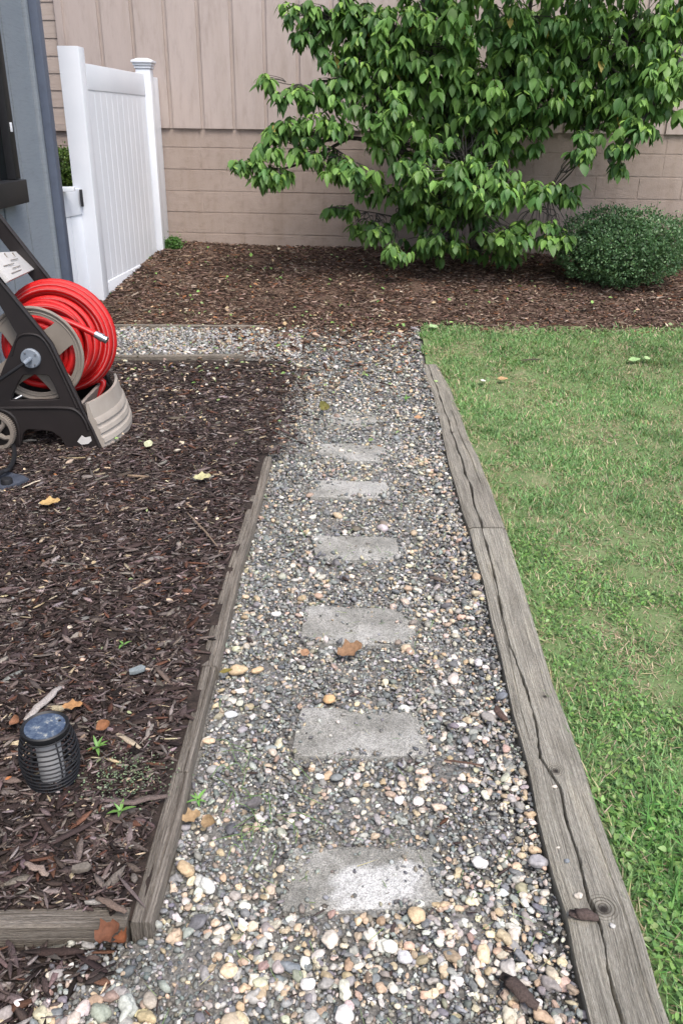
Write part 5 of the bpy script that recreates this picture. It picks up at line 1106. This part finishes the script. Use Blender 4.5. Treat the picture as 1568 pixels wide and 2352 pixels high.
def one_leaf(px, py, wpx, colr, label, yaw=0, pitch=-.1, roll=.2, wid=.36, h=.02, surf=None, lobed=False, cat="leaf", curl=.25, name="fallen_leaf"):
    p = at(px, py, h, surf); dep = (p - EYE).dot(_f); L_ = wpx / F * dep; n = 9; V = []
    for i_ in range(n):
        u = i_ / (n - 1); w = math.sin(math.pi * min(1, u * .97 + .02)) ** .7 * wid * (1 + (.35 * math.sin(u * 16) if lobed else 0))
        for q, s in enumerate((-1, -.5, 0, .5, 1)):
            V.append((u - .5, s * w, curl * (u - .5) ** 2 + curl * 1.2 * w * abs(s) ** 1.5 + .03 * math.sin(u * 9 + s * 4)))
    Fc = [(a * 5 + q, a * 5 + q + 1, (a + 1) * 5 + q + 1, (a + 1) * 5 + q) for a in range(n - 1) for q in range(4)]
    m_ = rot_zyx(np.array([yaw]), np.array([pitch]), np.array([roll]))[0]; V = (np.array(V) * L_) @ m_.T + np.array([p.x, p.y, p.z + .004])
    o = link(name, np_mesh(name, V, np.array(Fc), np.repeat(np.array([colr]), len(V), 0)), 'dry', loc=tuple(p), smooth=True); return tag(o, label, cat)
BR, LT, YG, RU = (.34, .17, .07), (.55, .42, .26), (.38, .40, .16), (.17, .075, .045)
one_leaf(803, 1498, 62, (.28, .17, .10), "curled orange brown leaf on the gravel below the third stepping stone", .4, -.2, .4, .3, .03, lobed=True, curl=.6)
one_leaf(700, 1502, 26, (.34, .20, .12), "small orange leaf scrap left of the larger curled brown leaf", 1.2, -.1, .2, .4, .03)
one_leaf(742, 938, 26, (.17, .16, .05), "curled olive green leaf above the farthest stepping stone", 1.0, -.4, .6, .5, .035, curl=.8)
one_leaf(960, 961, 20, (.46, .27, .15), "small orange leaf on the gravel right of the farthest stepping stone", .1, 0, .2, .35, .03)
one_leaf(341, 1022, 34, (.50, .52, .34), "pale green pointed leaf on the mulch right of the hose cart", 1.5, -.15, .2, .28, .03, zbed)
one_leaf(465, 1098, 40, (.48, .46, .26), "torn yellow green leaf on the dark mulch left of the path", .1, -.1, .3, .3, .03, zbed, True)
one_leaf(440, 1880, 44, (.36, .25, .14), "ragged tan leaf against the left edging beside the brown slate bit", .5, -.1, .3, .34, .03, lobed=True, curl=.5)
one_leaf(482, 1893, 38, (.34, .24, .14), "folded tan brown leaf right of the ragged one by the left edging", -.3, -.3, .5, .4, .03, curl=.7)
one_leaf(250, 2145, 60, RU, "crumpled rust brown leaf hanging over the bottom left board", .5, -.3, .4, .38, .05, lobed=True, curl=.7)
one_leaf(285, 2165, 46, (.26, .10, .05), "smaller crumpled rust leaf under the board corner", -.9, -.4, .3, .38, .03, lobed=True, curl=.8)
one_leaf(238, 1672, 34, (.26, .12, .06), "brown curled leaf on the mulch right of the lantern lid", .7, -.2, .4, .4, .03, zbed, curl=.7)
one_leaf(40, 1662, 32, (.30, .15, .09), "orange brown leaf curled against the driftwood stick by the lantern", -.5, -.3, .5, .4, .03, zbed, curl=.8)
one_leaf(168, 1623, 46, (.40, .22, .10), "tan ragged leaf on the mulch behind the lantern", .1, -.1, .3, .25, .03, zbed, True)
one_leaf(116, 1156, 46, (.50, .34, .15), "tan forked leaf on the mulch below the hose cart", .2, -.1, .2, .3, .03, zbed, True)
one_leaf(520, 1545, 30, (.22, .18, .05), "narrow olive leaf touching the left edging by the tan stone", .1, -.2, .3, .2, .04, curl=.5)
one_leaf(1455, 828, 28, (.30, .46, .20), "pale green fallen leaf lying on the lawn at the right", .1, -.1, .3, .3, .05)
one_leaf(1484, 824, 18, (.36, .50, .24), "small pale leaf on the lawn right beside a larger one", 1.0, -.1, .3, .4, .055)
one_leaf(1153, 872, 26, (.46, .30, .16), "small tan leaf on the far lawn near the timber end", .3, 0, .2, .3, .05)
one_leaf(1108, 876, 16, (.68, .66, .58), "white scrap of leaf on the far lawn beside a tan one", 1.3, 0, .2, .4, .05)
one_leaf(995, 752, 26, (.34, .48, .24), "pale green leaf where the lawn meets the mulch", .9, 0, .2, .4, .04)
def stick(px, py, qx, qy, r, colr, label, h=.02, surf=None, sag=.004, cat="stick", name="stick", flat=.5):
    a, b_ = at(px, py, h, surf), at(qx, qy, h, surf); n = 9; mb = MB(); pts_ = []
    for k in range(n): u = k / (n - 1); p = a.lerp(b_, u) + Vector((noise.noise(Vector((u * 4, px, 0))), noise.noise(Vector((u * 4, px, 5))), 0)) * r * 1.3; p.z += sag * math.sin(math.pi * u); pts_.append(p)
    mb.tube(pts_, [r * (.45 + .75 * math.sin(math.pi * (.12 + .76 * k / (n - 1)))) * (1 + .2 * noise.noise(Vector((k * 1.7, py, 0)))) for k in range(n)], 8)
    mb.v = [(x_, y_, (a.z + b_.z) / 2 + (z_ - (a.z + b_.z) / 2) * flat) for x_, y_, z_ in mb.v]
    me = bpy.data.meshes.new(name); me.from_pydata(mb.v, [], mb.f); at_ = me.color_attributes.new("col", 'FLOAT_COLOR', 'POINT')
    for d_ in at_.data: d_.color = (*colr, 1)
    o = link(name, me, 'chip', loc=(a + b_) / 2, smooth=True); return tag(o, label, cat)
stick(58, 1655, 140, 1578, .0105, (.36, .33, .31), "bleached grey driftwood stick lying behind the lantern", .025, zbed)
stick(262, 1850, 385, 1828, .0075, (.13, .10, .09), "dark split bark strip between lantern and left edging", .025, zbed)
stick(58, 1982, 112, 2010, .007, (.26, .20, .17), "brown pointed wood shard on the mulch below the lantern", .025, zbed)
stick(1136, 1625, 1160, 1655, .010, (.10, .065, .055), "reddish dark bark slab leaning near the timber right of the second stone", .03)
stick(1306, 2096, 1372, 2108, .0115, (.085, .062, .055), "dark flaky bark piece lying across the near timber by the big knot", TOP + .008, flat=.6)
stick(1150, 2240, 1235, 2312, .013, (.075, .055, .048), "long dark bark chunk in the gravel at the bottom right", .03)
stick(985, 1325, 1030, 1338, .009, (.12, .095, .08), "short dark bark bit right of the path centre above the third stone", .03)
stick(1020, 1745, 1110, 1760, .0035, (.10, .06, .045), "thin brown twig on the pebbles right of the second stepping stone", .03)
stick(428, 1175, 500, 1255, .0035, (.20, .15, .11), "thin curved twig lying on the mulch left of the edging end", .03, zbed, .01)
stick(52, 1120, 95, 1102, .0035, (.62, .54, .42), "pale straw like splinter lying on the dark plate", .03, zbed)
stick(1195, 828, 1245, 824, .006, (.09, .07, .06), "short dark stick on the far lawn", .04)
stick(690, 845, 735, 852, .008, (.06, .05, .05), "black bark stick on the far gravel", .025)
stick(222, 2060, 290, 2098, .007, (.15, .11, .09), "grey brown splinter leaning on the bottom left board", .03, zbed)
def slab(px, py, wpx, colr, label, yaw=.3, h=.02, surf=None):
    p = at(px, py, h, surf); dep = (p - EYE).dot(_f); L_ = wpx / F * dep; ring = [(1, .1), (.6, .75), (-.2, .8), (-.9, .35), (-1, -.4), (-.3, -.8), (.7, -.6)]
    cs, sn = math.cos(yaw), math.sin(yaw); P_ = [(p.x + (a * cs - b_ * .6 * sn) * L_ / 2, p.y + (a * sn + b_ * .6 * cs) * L_ / 2) for a, b_ in ring]; n = 7
    mb = MB(); mb.add([(a, b_, p.z - .004) for a, b_ in P_] + [(a, b_, p.z + .006 + .004 * (k % 2)) for k, (a, b_) in enumerate(P_)], [tuple(range(n, 2 * n)), tuple(range(n - 1, -1, -1))] + [(k, (k + 1) % n, n + (k + 1) % n, n + k) for k in range(n)])
    o = mb.build("stone", 'stone', loc=tuple(p), bevel=.0015); me = o.data; at_ = me.color_attributes.new("col", 'FLOAT_COLOR', 'POINT')
    for d_ in at_.data: d_.color = (*colr, 1)
    return tag(o, label, "stone")
slab(316, 1540, 40, (.20, .23, .24), "flat slate grey stone flake on the mulch right of the lantern's stick", .5, .03, zbed)
slab(585, 1905 - 60, 40, (.13, .12, .12), "flat dark slate flake left of the pebble band between the two nearest stones", .6, .03)
slab(188, 1995, 44, (.15, .13, .11), "flat brown grey stone flake on the mulch near the bottom left board", .2, .03, zbed)
def seedling(px, py, hpx, label, surf=None, n=6, kind='broad', pal=(.16, .33, .08)):
    p = at(px, py, .01, surf); dep = (p - EYE).dot(_f); L_ = hpx / F * dep; e = empty("seedling", p); tag(e, label, "seedling")
    D = [];
    for k in range(n): a = k * 2.4 + px; e_ = random.uniform(.35, 1.0); D.append((math.cos(a) * math.cos(e_), math.sin(a) * math.cos(e_), math.sin(e_)))
    D = np.array(D); P = np.repeat(np.array([[p.x, p.y, p.z + .01]]), n, 0); l = L_ * rng.uniform(.6, 1.0, n)
    scatter("leaves", [leaf_tmpl(.13, .35, .05)], P, frame_from(D, np.array([[0, 0, 1.0]] * n) - D * .2), np.stack([l, l, l], -1), pick([pal], [1], n, .1), 'leaf', e, smooth=True)
    mb = MB(); mb.tube([(p.x, p.y, p.z - .01), (p.x, p.y, p.z + .014)], .002, 6); mb.build("stem", 'bark', e, smooth=True)
seedling(225, 1725, 34, "bright green seedling with pointed leaves right of the lantern", zbed, 7)
seedling(278, 1872, 40, "low green two leaved seedling near the left edging", zbed, 5)
seedling(455, 1845, 36, "grassy green seedling growing at the foot of the left edging in the gravel", None, 6)
seedling(285, 1488, 34, "thin upright green sprout on the mulch above the lantern", zbed, 3)
seedling(932, 922, 18, "small bright green sprout on the far gravel near the timber", None, 8)
# faint creeping weed mat and stringy weeds
n = 420; c = at(290, 1790, .01, zbed); x = c.x + rng.normal(0, .055, n); y = c.y + rng.normal(0, .05, n); L_ = rng.uniform(.003, .007, n)
tag(scatter("creeping_weed", [leaf_tmpl(.4, .1)], np.stack([x, y, zbed(x, y) + rng.uniform(.014, .024, n)], -1), rot_zyx(rng.uniform(0, 6.3, n), rng.normal(0, .3, n), rng.normal(0, .3, n)), np.stack([L_, L_, L_], -1), pick([(.14, .19, .12), (.18, .24, .13)], [1, 1], n), 'leaf', smooth=True), "fine grey green creeping weed on the mulch", "weed", kind="stuff")
mb = MB()
for k in range(26):
    a = at(600 + random.gauss(0, 45), 1850 + random.gauss(0, 60), .02); an = random.uniform(0, 6.28); l = random.uniform(.04, .12)
    b_ = a + Vector((math.cos(an) * l, math.sin(an) * l, 0)); m_ = a.lerp(b_, .5) + Vector((random.gauss(0, .015), random.gauss(0, .015), random.uniform(.01, .03))); mb.tube(catmull([a, m_, b_], 5), .0009, 5)
o = mb.build("stringy_weed", 'leaf', smooth=True, loc=tuple(at(600, 1850, 0))); me = o.data; at_ = me.color_attributes.new("col", 'FLOAT_COLOR', 'POINT')
for d_ in at_.data: d_.color = (.16, .27, .09, 1)
tag(o, "thin stringy green weeds trailing over the gravel", "weed", kind="stuff")
print("done")
